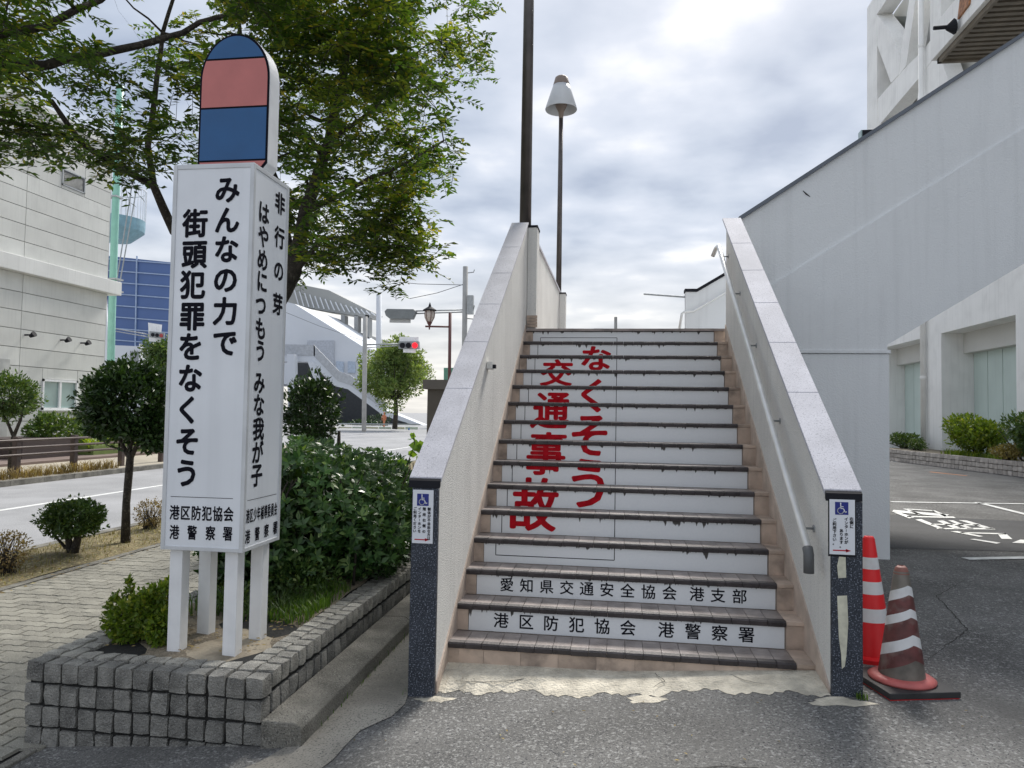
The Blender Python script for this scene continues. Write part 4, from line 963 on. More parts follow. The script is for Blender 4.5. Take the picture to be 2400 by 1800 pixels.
# yellow green bush in front corner
q0 = P(310, 1525, 'z', .2)
bh = empty('bush', (-1.78, 4.03, .2), label='small yellow-green bush in the front left corner of the planter beside the sign legs', cat='bush')
Q = [blob_leaves(c_, r_, n_, .034, wid=.55) for c_, r_, n_ in (((-1.83, 4.02, .31), (.15, .14, .13), 1700), ((-1.67, 4.08, .38), (.13, .13, .17), 1700), ((-1.60, 3.98, .30), (.10, .10, .12), 800), ((-1.74, 4.0, .40), (.10, .1, .12), 800), ((-1.97, 4.08, .35), (.07, .07, .12), 350), ((-1.62, 4.12, .50), (.07, .07, .08), 250), ((-1.92, 4.12, .48), (.03, .03, .08), 120), ((-1.80, 4.2, .30), (.2, .15, .12), 700))]
quads('foliage', np.concatenate(Q)-np.array(bh.location), leaf_bright, bh)
mb = MB()
for k in range(22): mb.tube([(-1.78+random.gauss(0, .04), 4.03+random.gauss(0, .03), .19), (-1.78+random.gauss(0, .10), 4.03+random.gauss(0, .06), .42)], [.005, .002], 4)
mb.build('stems', bark, bh)
def blades(n_, x0, x1, y0, y1, zf, h, w_=.006, ok=lambda x, y: True, lean=.5):
    out_ = []
    while len(out_) < n_:
        x, y = random.uniform(x0, x1), random.uniform(y0, y1)
        if not ok(x, y): continue
        z = zf(x, y); a_ = random.uniform(0, 2*math.pi); hh = h*random.uniform(.5, 1.2); dx, dy = math.cos(a_)*lean*hh, math.sin(a_)*lean*hh; px, py = -math.sin(a_)*w_/2, math.cos(a_)*w_/2
        out_.append([(x-px, y-py, z-.01), (x+px, y+py, z-.01), (x+px*.7+dx*.35, y+py*.7+dy*.35, z+hh*.6), (x-px*.7+dx*.35, y-py*.7+dy*.35, z+hh*.6)])
        out_.append([(x-px*.7+dx*.35, y-py*.7+dy*.35, z+hh*.6), (x+px*.7+dx*.35, y+py*.7+dy*.35, z+hh*.6), (x+dx+px*.1, y+dy+py*.1, z+hh*.85), (x+dx, y+dy, z+hh*.85)])
    return np.array(out_)
tag(quads('grass', blades(1700, -1.25, -.95, 4.5, 5.35, Z, .10, .007), grass_m), kind='stuff')
tag(quads('weeds', np.concatenate([blades(1500, -1.85, -1.2, 4.5, 5.4, Z, .14, .01), blob_leaves((-1.55, 4.75, .26), (.25, .25, .12), 900, .035), blob_leaves((-1.3, 5.2, .34), (.3, .25, .16), 900, .04)]), leaf_mid), kind='stuff')
tag(quads('fallen_leaves', leaf_quads(np.stack([rng.uniform(-1.9, -.98, 260), rng.uniform(3.85, 5.5, 260), np.full(260, .222)], 1), np.stack([rng.normal(0, 1, 260), rng.normal(0, 1, 260), np.zeros(260)], 1), .03, jitter=.2), leaf_dry), kind='stuff')
vy = lambda x, y: vz(x, y)
tag(quads('dry_grass', blades(5200, -6.1, -5.0, 5.0, 14, vy, .06, .008, lean=.9), leafmat('verge_grass', (.20, .18, .07), (.30, .26, .11), (.12, .16, .04), .8, .2)), kind='stuff')
tag(quads('verge_litter', leaf_quads(np.stack([rng.uniform(-6.1, -4.6, 900), rng.uniform(5, 14, 900), np.full(900, -.165)], 1), np.stack([rng.normal(0, 1, 900), rng.normal(0, 1, 900), np.zeros(900)], 1), .05, jitter=.3), leaf_dry), kind='stuff')
for (px_, py_, lb) in ((12, 1345, 'dry brown twiggy shrub on the verge at the left edge'), (352, 1242, 'dry brown twiggy shrub on the verge close behind the sign tower')):
    b0 = P(px_, py_, 'z', -.19); s_ = empty('dry_shrub', tuple(b0), label=lb, cat='shrub')
    mb = MB()
    for k in range(60):
        a_ = random.uniform(0, 6.28); mb.tube([tuple(b0+np.array([random.gauss(0, .05), random.gauss(0, .05), 0])), tuple(b0+np.array([.2*math.cos(a_)*random.random(), .2*math.sin(a_)*random.random(), random.uniform(.15, .42)]))], [.006, .002], 4)
    mb.build('stems', bark, s_); quads('foliage', blob_leaves((b0[0], b0[1], b0[2]+.24), (.24, .24, .22), 1100, .035)-b0, leaf_dry, s_)
# climbing leaves against the left pier
vn = empty('vine', (-.62, 6.2, .2), label='bright broad-leaved vine sprig poking up beside the left stair wall', cat='plant')
Q = []
for (x, y, s_) in ((978, 1048, .11), (962, 1066, .10), (948, 1090, .12), (985, 1078, .08), (940, 1115, .10), (968, 1022, .06)):
    c_ = P(x, y, 'y', 6.9); Q.append(leaf_quads(np.array([c_+rng.normal(0, .02, 3) for _ in range(4)]), np.array([[.3, -.2, .3], [-.5, .1, .2], [.1, -.6, -.2], [.5, .3, .1]])+rng.normal(0, .2, (4, 3)), s_, wid=.95, up=np.array([.1, -.8, .5])))
quads('foliage', np.concatenate(Q)-np.array(vn.location), leafmat('leaf_vine', (.10, .20, .03), (.17, .28, .05), None, .4, .4), vn)
c_ = [tuple(P(x, y, 'y', 6.9)) for x, y in ((930, 1150), (950, 1100), (972, 1040), (968, 1015))]
MB().tube(c_, .004, 5).build('stems', bark, vn)
# ================================================================ LEFT BUILDING ACROSS THE ROAD
XB = -20.0
lb = empty('panelled_building', (XB, 20, -.1), label='pale two-storey building clad in horizontal panels across the road at left', cat='building')
yc = P(252, 700, 'x', XB)[1]; zct = P(262, 655, 'x', XB)[2]; zcb = P(262, 683, 'x', XB)[2]; zcT = (P(0, 598, 'x', XB)[2]+zct)/2; zcB = (P(0, 640, 'x', XB)[2]+zcb)/2
ztop = (P(83, 240, 'x', XB)[2]+P(159, 276, 'x', XB)[2])/2
MB().box(XB-14, XB-.10, 2, yc-.02, -.4, ztop-.1).build('wall', seam, lb)
MB().box(XB-14.1, XB+.30, 2, yc+.45, zcB, zcT).build('cornice', cornice_m, lb, bevel=.02)
MB().box(XB-14.1, XB+.06, 2, yc+.05, ztop-.28, ztop).build('parapet', cornice_m, lb, bevel=.02)
O = lb.location
pc = {}
def panel(y0, y1, z0, z1):
    key = (round(y1-y0, 2), round(z1-z0, 3))
    if key not in pc:
        m_ = MB().box(-.08, 0, 0, y1-y0, 0, z1-z0).mesh('panel'); m_.materials.append(bldg_white); pc[key] = m_
    link('panel', pc[key], None, lb, (XB-.02-O.x, y0-O.y, z0-O.z))
WI = (P(99, 925, 'x', XB)[1], P(181, 925, 'x', XB)[1], P(181, 961, 'x', XB)[2]+0, P(99, 888, 'x', XB)[2])
LV = (P(146, 425, 'x', XB)[1], P(200.5, 425, 'x', XB)[1], P(200, 455, 'x', XB)[2], P(200, 417, 'x', XB)[2])
holes = [WI, LV]
def rows(zl, zh, n_):
    for r_ in range(n_):
        z0 = zl+(zh-zl)*r_/n_; z1 = zl+(zh-zl)*(r_+1)/n_
        ycuts = [yc-.02]
        while ycuts[-1] > 4: ycuts.append(ycuts[-1]-(3.9 if len(ycuts) > 1 else 4.3))
        for a1, a0 in zip(ycuts[:-1], ycuts[1:]):
            segs = [(a0, a1, z0, z1)]
            for h in holes:
                ns_ = []
                for (p_, q_, u_, v_) in segs:
                    if h[0] < q_ and h[1] > p_ and h[2] < v_ and h[3] > u_:
                        if h[0]-p_ > .02: ns_.append((p_, h[0], u_, v_))
                        if q_-h[1] > .02: ns_.append((h[1], q_, u_, v_))
                        lo_, hi_ = max(p_, h[0]), min(q_, h[1])
                        if h[2]-u_ > .02: ns_.append((lo_, hi_, u_, h[2]))
                        if v_-h[3] > .02: ns_.append((lo_, hi_, h[3], v_))
                    else: ns_.append((p_, q_, u_, v_))
                segs = ns_
            for (p_, q_, u_, v_) in segs: panel(p_+.012, q_-.012, u_+.012, v_-.012)
rows(zcT, ztop-.28, 9); rows(-.3, zcB, 10)
MB().box(XB-14, XB-.02, yc-.019, yc, -.4, ztop-.2).build('end_wall', bldg_white, lb)
wf_ = MB(); y0, y1, z0, z1 = WI
for a_ in ((y0, y0+.07, z0, z1), (y1-.07, y1, z0, z1), (y0, y1, z0, z0+.08), (y0, y1, z1-.08, z1), ((y0+y1)/2-.05, (y0+y1)/2+.05, z0+.08, z1-.08)): wf_.box(XB-.09, XB+.02-(.01 if a_[0] > y0 and a_[1] < y1 else 0), *a_)
wd_ = wf_.build('window_frame', white_paint, lb)
for k, (a_, b2) in enumerate(((y0+.07, (y0+y1)/2-.05), ((y0+y1)/2+.05, y1-.07))): MB().box(XB-.07, XB-.055, a_, b2, z0+.08, z1-.08).build('pane', glass_m, wd_)
MB().box(XB-.02, XB+.07, y0-.05, y1+.05, z0-.05, z0-.005).build('sill', cornice_m, lb)
y0, y1, z0, z1 = LV
lf = MB()
for a_ in ((y0, y0+.05, z0, z1), (y1-.05, y1, z0, z1), (y0, y1, z0, z0+.05), (y0, y1, z1-.05, z1)): lf.box(XB-.09, XB+.01, *a_)
vt = lf.build('louvre_vent', steel_matt, lb)
n_ = 12
for k in range(n_): zz = z0+.05+(z1-z0-.1)*k/n_; MB().add([(XB-.07, y0+.05, zz+.07), (XB-.07, y1-.05, zz+.07), (XB-.005, y1-.05, zz+.0), (XB-.005, y0+.05, zz+.0)], [(0, 1, 2, 3)]).build('slat', steel_matt, vt)
d0 = P(-10, 940, 'x', XB)[1]; d1 = P(19, 940, 'x', XB)[1]; dz = P(19, 842, 'x', XB)[2]
dr = MB().box(XB-.015, XB+.012, d0, d1, -.1, dz).build('door', M('door_grey', (.50, .51, .49), .5), lb)
for k, (x, y, nm) in enumerate(((68, 785, 'leftmost'), (151, 797, 'middle'), (198, 804, 'rightmost'))):
    c_ = P(x, y, 'x', XB+.15); s_ = empty('spotlight', (XB, c_[1], c_[2]), label=f'small dark spotlight on the panelled wall, {nm} of three', cat='spotlight', group='spotlights on the panelled building')
    MB().tube([(XB-.03, c_[1], c_[2]), (XB+.22, c_[1], c_[2])], .03, 6).build('arm', dark_edge, s_); local(MB().lathe((0, 0, 0), [(.05, -.12), (.11, .08), (.10, .08)], 10), 'head', dark_edge, s_, Matrix.Translation((.30, 0, 0)) @ Matrix.Rotation(math.radians(60), 4, 'Y'))
# dark low planter box and plants at its foot
b0 = P(52, 1046, 'x', -17.2); b1 = P(168, 1044, 'x', -17.2)
tag(MB().box(-19.2, -17.2, b0[1], b1[1], -.12, P(100, 1028, 'x', -17.2)[2]).build('brick_planter', dark_box, bevel=.02), 'dark brown low brick planter in front of the panelled building', 'planter')
bs_ = empty('bush', (-18.4, 24, .3), label='broad green bush in the dark brick planter below the sliding window', cat='bush')
c_ = P(140, 1004, 'x', -18.2); quads('foliage', np.concatenate([blob_leaves(c_+np.array([0, 0, -.1]), (.7, 1.5, .62), 2400, .16), blob_leaves(P(115, 990, 'x', -18.2), (.4, .6, .35), 500, .16)])-np.array(bs_.location), leaf_mid, bs_)
cg = P(225, 1022, 'x', -18.0)
tag(quads('grass_bank', blades(3200, -18.8, -17.0, cg[1]-1.5, cg[1]+9, lambda x, y: -.1, .75, .09), leaf_bright), kind='stuff')
tag(MB().box(-19, -16.9, cg[1]-1.5, cg[1]+9, -.3, .22).build('grass_bed', M('bed_soil', (.16, .22, .06), .9)), 'low planted bed along the apron behind the guard fence', 'flower bed')
# guard fence across the road
fe = empty('guard_fence', (-13.6, 16, -.17), label='low brown guard fence with three rails across the road at left', cat='fence')
XF = -13.6; ys_ = [P(x, 1080, 'x', XF)[1] for x in (38, 171, 282, 377)]; dy_ = (ys_[-1]-ys_[0])/3
for k in range(-4, 5):
    y = ys_[0]+k*dy_; MB().box(XF-.07, XF+.07, y-.07, y+.07, -.2, .80).build('post', fence_brown, fe, bevel=.01)
for z in (.42, .60, .78): MB().tube([(XF+.09, ys_[0]-5*dy_, z-.16+.1), (XF+.09, ys_[0]+4.3*dy_, z-.16+.1)], .032, 8).build('rail', fence_brown, fe, smooth=True)
tag(quads('fence_grass', blades(2600, -13.5, -13.12, 12, ys_[1]+1.2, lambda x, y: -.17, .30, .02, lean=.7), leaf_dry), kind='stuff')
# ================================================================ FAR BACKGROUND
def polyY(pts, Y, dY, mat_, name, parent=None): return MB().prism([PY(x, y, Y) for x, y in pts], 'y', Y, Y+dY).build(name, mat_, parent)
bb = empty('blue_building', tuple(P(330, 960, 'y', 85)), label='blue gridded cladding building behind the green pole', cat='building')
polyY([(180, 592), (430, 618), (430, 812), (180, 812)], 85, 12, blue_wall, 'wall', bb)
for k in range(8):
    y0 = 605+k*27; mb = MB(); a_ = P(180, y0-4, 'y', 84.9); b2 = P(430, y0+15, 'y', 84.9); mb.tube([a_, b2], .09, 4); mb.build('mullion', blue_line, bb)
for x in (321, 250): MB().tube([P(x, 600, 'y', 84.85), P(x-4, 812, 'y', 84.85)], .1, 4).build('mullion', blue_line, bb)
ws = empty('white_annex', tuple(P(300, 980, 'y', 70)), label='low white annex with railings below the blue building', cat='building')
polyY([(200, 806), (332, 812), (332, 1000), (200, 1000)], 70, 6, white_struct, 'wall', ws)
for k in range(7): MB().tube([P(306+k*4, 822, 'y', 69.8), P(306+k*4, 868, 'y', 69.8)], .05, 4).build('bar', grey_struct, ws)
MB().tube([P(330, 806, 'y', 69.7), P(329, 872, 'y', 69.7)], .16, 4).build('post', white_paint, ws)
# green mast and the round viewing deck
gp = empty('green_mast', tuple(P(258, 1000, 'y', 34)), label='tall mint green steel mast standing at the corner of the panelled building', cat='mast')
MB().tube([P(256, 1000, 'y', 34), P(262, 750, 'y', 34), P(268, 560, 'y', 34), P(274, 400, 'y', 34), P(282, 200, 'y', 34)], .18, 14).build('pole', green_pole, gp, smooth=True)
for y in (462, 655, 683): MB().box(*(lambda c: (c[0]-.30, c[0]+.30, 33.75, 34.3, c[2]-.04, c[2]+.04))(P(268, y, 'y', 34))).build('collar', steel_matt, gp)
for x0, y0, x1, y1 in ((310, 430, 272, 668), (322, 432, 276, 690)):
    tag(MB().tube([P(x0, y0, 'y', 36), P(x1, y1, 'y', 36)], .035, 5).build('stay_cable', steel_matt, gp))
dk = empty('viewing_deck', tuple(P(280, 560, 'y', 44)), label='round blue viewing deck with white railings behind the green mast', cat='platform')
c_ = P(272, 530, 'y', 46); R_d = 1.85
MB().lathe(c_, [(R_d*.55, -1.05), (R_d*.98, -.35), (R_d, 0), (R_d, .45), (R_d*.95, .45)], 40).build('deck', deck_blue, dk, smooth=False)
for k in range(40):
    t = 2*math.pi*k/40; MB().tube([(c_[0]+R_d*math.cos(t), c_[1]+R_d*math.sin(t), c_[2]+.45), (c_[0]+R_d*math.cos(t), c_[1]+R_d*math.sin(t), c_[2]+2.6)], .022, 4).build('baluster', white_struct, dk)
rg = [(c_[0]+R_d*math.cos(t), c_[1]+R_d*math.sin(t), c_[2]+2.6) for t in np.linspace(0, 2*math.pi, 41)]
MB().tube(rg, .04, 5).build('railing', white_struct, dk)
MB().tube([P(235, 560, 'y', 46.5), P(235, 640, 'y', 46.5), P(242, 780, 'y', 46.5), P(242, 1000, 'y', 46.5)], .35, 8).build('support', white_struct, dk)
def leafy(name, c_, r_, n_, size, label, mat_, base_z=-.3, tr=.2, extra=()):
    rt0 = empty(name, (c_[0], c_[1], base_z), label=label, cat='tree')
    mb_ = MB(); b_ = Vector((c_[0], c_[1], base_z)); t_0 = Vector(c_)-Vector((0, 0, r_[2]*.5)); mb_.tube([b_, b_.lerp(t_0, .5)+Vector((.1, 0, 0)), t_0], [tr, tr*.8, tr*.6], 8)
    for k in range(22):
        d = Vector((random.gauss(0, 1), random.gauss(0, 1), random.gauss(.2, .7))).normalized(); e_ = Vector(c_)+Vector((d.x*r_[0], d.y*r_[1], d.z*r_[2]))*.8
        mb_.tube([t_0-Vector((0, 0, r_[2]*.2)), t_0.lerp(e_, .5), e_], [tr*.35, tr*.2, tr*.06], 5)
    mb_.build('trunk', bark, rt0, smooth=True)
    Q = []
    for k in range(34):
        d = rng.normal(0, 1, 3); d /= np.linalg.norm(d); cc = np.array(c_)+d*np.array(r_)*rng.uniform(.35, .82); Q.append(blob_leaves(cc, tuple(np.array(r_)*rng.uniform(.22, .36)), n_//34, size, shell=.3))
    quads('crown', np.concatenate(Q)-np.array(rt0.location), mat_, rt0); return rt0
leafy('round_tree', P(928, 876, 'y', 74), (4.9, 4.2, 4.1), 17000, .34, 'large round green tree beyond the traffic light', leafmat('leaf_far', (.09, .15, .05), (.20, .27, .10), (.30, .35, .14), .6, .4), tr=.3)
leafy('far_tree', P(385, 850, 'y', 60), (2.6, 2.4, 2.9), 7000, .28, 'green tree half hidden behind the left edge of the sign tower', leaf_mid, tr=.2)
leafy('far_tree', P(735, 1010, 'y', 100), (5, 3, 3.4), 4500, .4, 'dark trees in the shade beneath the white footbridge ramp', leaf_dark, tr=.2)
leafy('far_tree', P(860, 1015, 'y', 98), (6, 3, 2.6), 4500, .4, 'dark low tree beneath the lower end of the white footbridge ramp', leaf_dark, tr=.2)
# stadium like hall with a raked roof
sh = empty('grandstand', tuple(P(760, 980, 'y', 150)), label='grey grandstand with a raked trussed roof above the white ramp', cat='building')
polyY([(620, 650), (770, 680), (880, 735), (868, 745), (760, 728), (620, 700)], 150, 5, M('roof_grey', (.36, .37, .36), .7, .1, .05), 'roof', sh)
for k in range(16):
    x = 690+k*12; a_ = P(x, 680+(x-690)*.29, 'y', 149.5); b2 = P(x+10, 716+(x-690)*.13, 'y', 149.5); MB().tube([a_, b2], .14, 4).build('truss_bar', white_struct, sh)
for x in (760, 799, 830, 856): polyY([(x, 738), (x+9, 739), (x+9, 790), (x, 790)], 150, 2, grey_struct, 'column', sh)
polyY([(680, 735), (765, 768), (848, 780), (846, 806), (800, 800), (700, 770)], 149, 20, grey_struct, 'upper_wall', sh)
wr = empty('white_hall', tuple(P(740, 980, 'y', 130)), label='white hall with a long sloping roof edge behind the ramp', cat='building')
polyY([(600, 690), (690, 712), (850, 812), (850, 900), (600, 900)], 130, 25, white_struct, 'wall', wr)
polyY([(720, 798), (782, 798), (782, 870), (720, 870)], 129.6, .35, M('hall_shade', (.50, .53, .58), .8), 'panel', wr)  # darker copy of the hall white, shade put into the colour
for x in (788, 815): polyY([(x, 846), (x+17, 848), (x+17, 875), (x, 873)], 129.6, .3, M('pale_window', (.48, .56, .66), .3), 'window', wr)
rmp = empty('footbridge_ramp', tuple(P(800, 990, 'y', 105)), label='white footbridge ramp descending to the right over dark shade', cat='footbridge')
polyY([(600, 830), (735, 832), (792, 892), (820, 900), (905, 962), (1000, 1000), (985, 1000), (900, 975), (815, 912), (785, 905), (728, 848), (600, 846)], 105, 3, white_struct, 'ramp', rmp)
polyY([(600, 806), (735, 808), (738, 812), (738, 834), (600, 832)], 104.9, .15, M('rail_grey', (.48, .5, .52), .6), 'balustrade', rmp)
polyY([(735, 808), (795, 870), (822, 880), (905, 945), (905, 964), (820, 902), (792, 893), (735, 834)], 104.9, .15, M('rail_grey', (.48, .5, .52), .6), 'balustrade', rmp)
polyY([(688, 850), (724, 850), (785, 905), (815, 912), (960, 995), (688, 995)], 112, 3, dark_under, 'shade_sheet', rmp)  # dark sheet added for the shade beneath the ramp, shade put into its colour
polyY([(721, 848), (731, 848), (748, 895), (738, 895)], 104, 1, white_struct, 'pillar', rmp); polyY([(672, 830), (690, 830), (694, 1000), (676, 1000)], 103, 1, white_struct, 'pillar', rmp)
# low barrier with pale panels
bar = empty('roadside_barrier', tuple(P(880, 1020, 'y', 80)), label='low roadside barrier with pale green and yellow panels across the junction', cat='barrier')
for k in range(6):
    x = 795+k*31; polyY([(x, 1000), (x+29, 1001), (x+29, 1020), (x, 1019)], 80, .1, M('pale_green_panel', (.55, .62, .50), .7, .15, .4) if k % 2 else M('pale_yellow_panel', (.62, .60, .42), .7, .15, .4), 'panel', bar)
MB().tube([P(785, 993, 'y', 80), P(985, 995, 'y', 80)], .08, 5).build('rail', steel_matt, bar)
polyY([(785, 1019), (985, 1022), (985, 1030), (785, 1028)], 80, .5, grey_struct, 'base', bar)
cn = P(958, 1024, 'y', 77); c1 = MB().lathe(tuple(cn), [(.3, 0), (.3, .05), (.22, .05), (.06, 1.0)], 10).build('traffic_cone', M('cone_blue', (.03, .15, .45), .5)); tag(c1, 'tiny blue traffic cone in front of the pale barrier', 'traffic cone')
pn_ = empty('person', tuple(P(900, 1003, 'y', 82)), label='distant person in an orange top behind the pale barrier', cat='person')
cp = P(900, 995, 'y', 82)
mb = MB(); mb.lathe((cp[0], cp[1], -.3), [(.10, 0), (.11, .5), (.16, .85), (.17, 1.05), (.20, 1.38), (.09, 1.46), (.06, 1.50), (.09, 1.56), (.10, 1.66), (.06, 1.76), (0, 1.78)], 10, caps=False)
for sgn in (-1, 1): mb.tube([(cp[0]+sgn*.19, cp[1], 1.05), (cp[0]+sgn*.26, cp[1]-.05, .75), (cp[0]+sgn*.22, cp[1]-.15, .5)], [.055, .045, .035], 6)
mb.build('body', M('orange_top', (.6, .22, .12), .8), pn_, smooth=True)
# traffic lights
def poleY(x0, y0, x1, y1, Y, r_, mt_, nm, par): return MB().tube([P(x0, y0, 'y', Y), P(x1, y1, 'y', Y)], r_, 10).build(nm, mt_, par, smooth=True)
ts = empty('traffic_signal', tuple(P(854, 1000, 'y', 60)), label='concrete pole with a horizontal traffic light showing red beyond the hedge', cat='traffic light')
poleY(856, 742, 853, 1012, 60, .20, conc_pole, 'pole', ts); poleY(856, 808, 937, 806, 60, .07, steel_matt, 'arm', ts); poleY(856, 815, 937, 810, 60, .04, steel_matt, 'arm', ts)
polyY([(934, 800), (981, 800), (982, 818), (934, 817)], 60, .35, M('signal_grey', (.30, .32, .33), .6), 'housing', ts); polyY([(936, 789), (981, 790), (981, 801), (936, 800)], 60.1, .05, white_paint, 'name_plate', ts); polyY([(945, 818), (974, 818), (974, 827), (945, 826)], 60.1, .05, white_paint, 'lower_plate', ts)
for x, mt_, nm in ((943, dark_edge, 'lens'), (957, dark_edge, 'lens'), (972, M('red_light', (1, .01, .02), .5, emit=1.0), 'red_lens')):
    c_ = P(x, 809.5, 'y', 59.9); local(MB().lathe((0, 0, 0), [(.24, 0), (.22, .06), (0, .08)], 14, caps=False), nm, mt_, ts, Matrix.Translation(Vector(c_)-ts.location) @ Matrix.Rotation(math.pi/2, 4, 'X'))
ts2 = empty('traffic_signal', tuple(P(365, 790, 'y', 58)), label='distant traffic light on a white backing between the mast and the sign', cat='traffic light')
polyY([(347, 756), (379, 761), (375, 802), (349, 800)], 58.2, .05, white_paint, 'backing_plate', ts2); polyY([(350, 776), (384, 780), (383, 794), (350, 790)], 58, .2, M('signal_grey', (.30, .32, .33), .6), 'housing', ts2)
for x in (358, 368, 378): 
    c_ = P(x, 784.5+(x-358)*.1, 'y', 57.9); local(MB().lathe((0, 0, 0), [(.17, 0), (.15, .05), (0, .06)], 12, caps=False), 'lens', dark_edge if x < 370 else M('dim_red', (.4, .05, .05), .5), ts2, Matrix.Translation(Vector(c_)-ts2.location) @ Matrix.Rotation(math.pi/2, 4, 'X'))
poleY(246, 766, 348, 784, 58, .05, steel_matt, 'arm', ts2); poleY(246, 772, 348, 790, 58, .04, steel_matt, 'arm', ts2)
up_ = empty('utility_pole', tuple(P(1086, 1000, 'y', 38)), label='grey concrete utility pole with a side arm left of the stair wall', cat='utility pole')
poleY(1091, 625, 1086, 1000, 38, .14, conc_pole, 'pole', up_); poleY(1094, 780, 1096, 860, 38, .035, steel_matt, 'conduit', up_)
for (x0, y0, x1, y1) in ((1090, 726, 973, 729), (1090, 731, 973, 735)): poleY(x0, y0, x1, y1, 38, .04, steel_matt, 'arm', up_)
MB().box(*(lambda c: (c[0]+.1, c[0]+.42, 37.8, 38.1, c[2]-.5, c[2]+.5))(P(1092, 715, 'y', 38))).build('junction_box', steel_matt, up_)
for y in (640, 724, 746): MB().tube([P(1091, y, 'y', 38), P(1110, y+ (2 if y > 700 else -2), 'y', 38), P(1112, y-8, 'y', 38)], .03, 5).build('hook', steel_matt, up_)
sb2 = MB().prism([PY(902, 730, 37.9), PY(908, 724, 37.9), PY(970, 725, 37.9), PY(976, 730, 37.9), PY(968, 748, 37.9), PY(915, 748, 37.9), PY(905, 740, 37.9)], 'y', 37.8, 38.15).build('signal_back', M('signal_grey2', (.22, .24, .25), .6), up_, bevel=.03)
polyY([(913, 748), (962, 749), (962, 757), (913, 756)], 38, .05, M('plate_grey', (.55, .56, .57), .6), 'plate', up_)
mp = MB().tube([P(888, 1000, 'y', 120), P(888, 690, 'y', 120)], [.5, .45], 12).build('mast', white_struct, smooth=True); tag(mp, 'thick pale grey mast standing far beyond the round tree', 'mast')
lp = empty('ornate_lamp', tuple(P(1055, 1000, 'y', 22)), label='maroon street lamp with a lantern hanging above its side arm', cat='street lamp')
poleY(1055, 733, 1052, 1000, 22, .05, red_brown, 'pole', lp); poleY(997, 765, 1055, 766, 22, .03, red_brown, 'arm', lp)
lc = P(1006.5, 765, 'y', 22); lc[2] += .02; 
MB().lathe(tuple(lc), [(.02, -.12), (.03, 0), (.09, .10), (.06, .13)], 10).build('finial', red_brown, lp)
MB().lathe(tuple(lc), [(.08, .13), (.14, .25), (.155, .38), (.13, .48)], 12).build('lantern_glass', M('lantern_glass', (.62, .55, .50), .3), lp)
for k in range(6):
    t = k*math.pi/3; MB().tube([(lc[0]+r0*math.cos(t), lc[1]+r0*math.sin(t), lc[2]+z) for r0, z in ((.08, .12), (.15, .26), (.165, .38), (.14, .49))], .012, 4).build('lantern_rib', red_brown, lp)
MB().lathe(tuple(lc), [(.22, .47), (.21, .50), (.10, .57), (.05, .60), (.02, .70), (0, .75)], 14).build('lantern_roof', dark_edge, lp)
bt = empty('booth', tuple(P(1022, 1010, 'y', 15)), label='dark brown roofed booth behind the left stair wall', cat='booth')
a_ = P(996, 900, 'y', 15); b2 = P(1075, 900, 'y', 15)
MB().box(a_[0]+.06, b2[0], 15, 16.5, -.2, P(1000, 912, 'y', 15)[2]).build('wall', booth_m, bt); MB().box(a_[0]-.02, b2[0]+.1, 14.9, 16.6, P(1000, 912, 'y', 15)[2], P(1000, 890, 'y', 15)[2]).build('roof', M('booth_roof', (.13, .115, .10), .6), bt)
tag(polyY([(1040, 862), (1075, 862), (1075, 905), (1040, 905)], 90, 5, M('green_sheet', (.12, .28, .2), .7), 'green_shed'), 'green flat-sided shed glimpsed behind the booth', 'building')
wi = empty('overhead_wires', tuple(P(1090, 668, 'y', 38)), label='thin overhead wires running to the concrete utility pole', cat='wire')
for (x0, y0, x1, y1, Y) in ((560, 590, 690, 640, 50), (870, 655, 1090, 668, 38), (960, 700, 1090, 665, 38), (640, 720, 856, 800, 60)): MB().tube([P(x0, y0, 'y', Y), P((x0+x1)/2, (y0+y1)/2+4, 'y', Y), P(x1, y1, 'y', Y)], .018, 4).build('wire', dark_edge, wi)
# ================================================================ POLICE BUILDING, right
XP = 13.0
pb = empty('police_building', (XP, 30, .1), label='white concrete building with a triangular lattice facade behind the footbridge', cat='building')
def PX(x, y, X=XP): q_ = P(x, y, 'x', X); return (q_[1], q_[2])
yc = PX(2034, 200)[0]
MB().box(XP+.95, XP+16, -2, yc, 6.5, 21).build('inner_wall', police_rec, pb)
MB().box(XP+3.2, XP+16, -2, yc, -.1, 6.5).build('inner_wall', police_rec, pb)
MB().prism([PX(1900+x/4.424, y/4.424, XP+.9) for x, y in ((800, 170), (1000, 170), (960, 420), (920, 560), (860, 420))], 'x', XP+.86, XP+.94).build('window', M('dark_window', (.10, .12, .11), .3), pb)
def lat(pts, nm='lattice_beam', x0=XP, x1=XP+.7): MB().prism([PX(1900+x/4.424, y/4.424) for x, y in pts], 'x', x0, x1).build(nm, police_white, pb)
lat([(585, 1700), (585, 85), (650, -20), (800, -20), (685, 150), (690, 1000), (700, 1700)], 'corner_post')
lat([(640, 140), (685, 150), (800, 300), (930, 600), (905, 780), (830, 860), (680, 450), (650, 440)], x0=XP+.01, x1=XP+.69)
lat([(1020, -20), (1085, -20), (985, 680), (905, 790), (880, 700), (925, 570)], x0=XP+.02, x1=XP+.68)
lat([(600, 1130), (850, 840), (985, 690), (1160, 520), (1480, 70), (1560, -20), (1860, -20), (1240, 640), (1130, 790), (700, 1300), (600, 1420)], 'lattice_band', x0=XP+.03, x1=XP+.67)
lat([(1085, 1110), (1130, 780), (1240, 630), (1350, 640), (1440, 900), (1300, 1110)], x0=XP+.04, x1=XP+.66)
lat([(1180, -20), (1290, -20), (1290, 330), (1180, 420)], x0=XP+.2, x1=XP+.66)
lat([(685, 1280), (800, 1290), (900, 1380), (585, 1500)], 'spandrel', x0=XP+.05, x1=XP+.65)
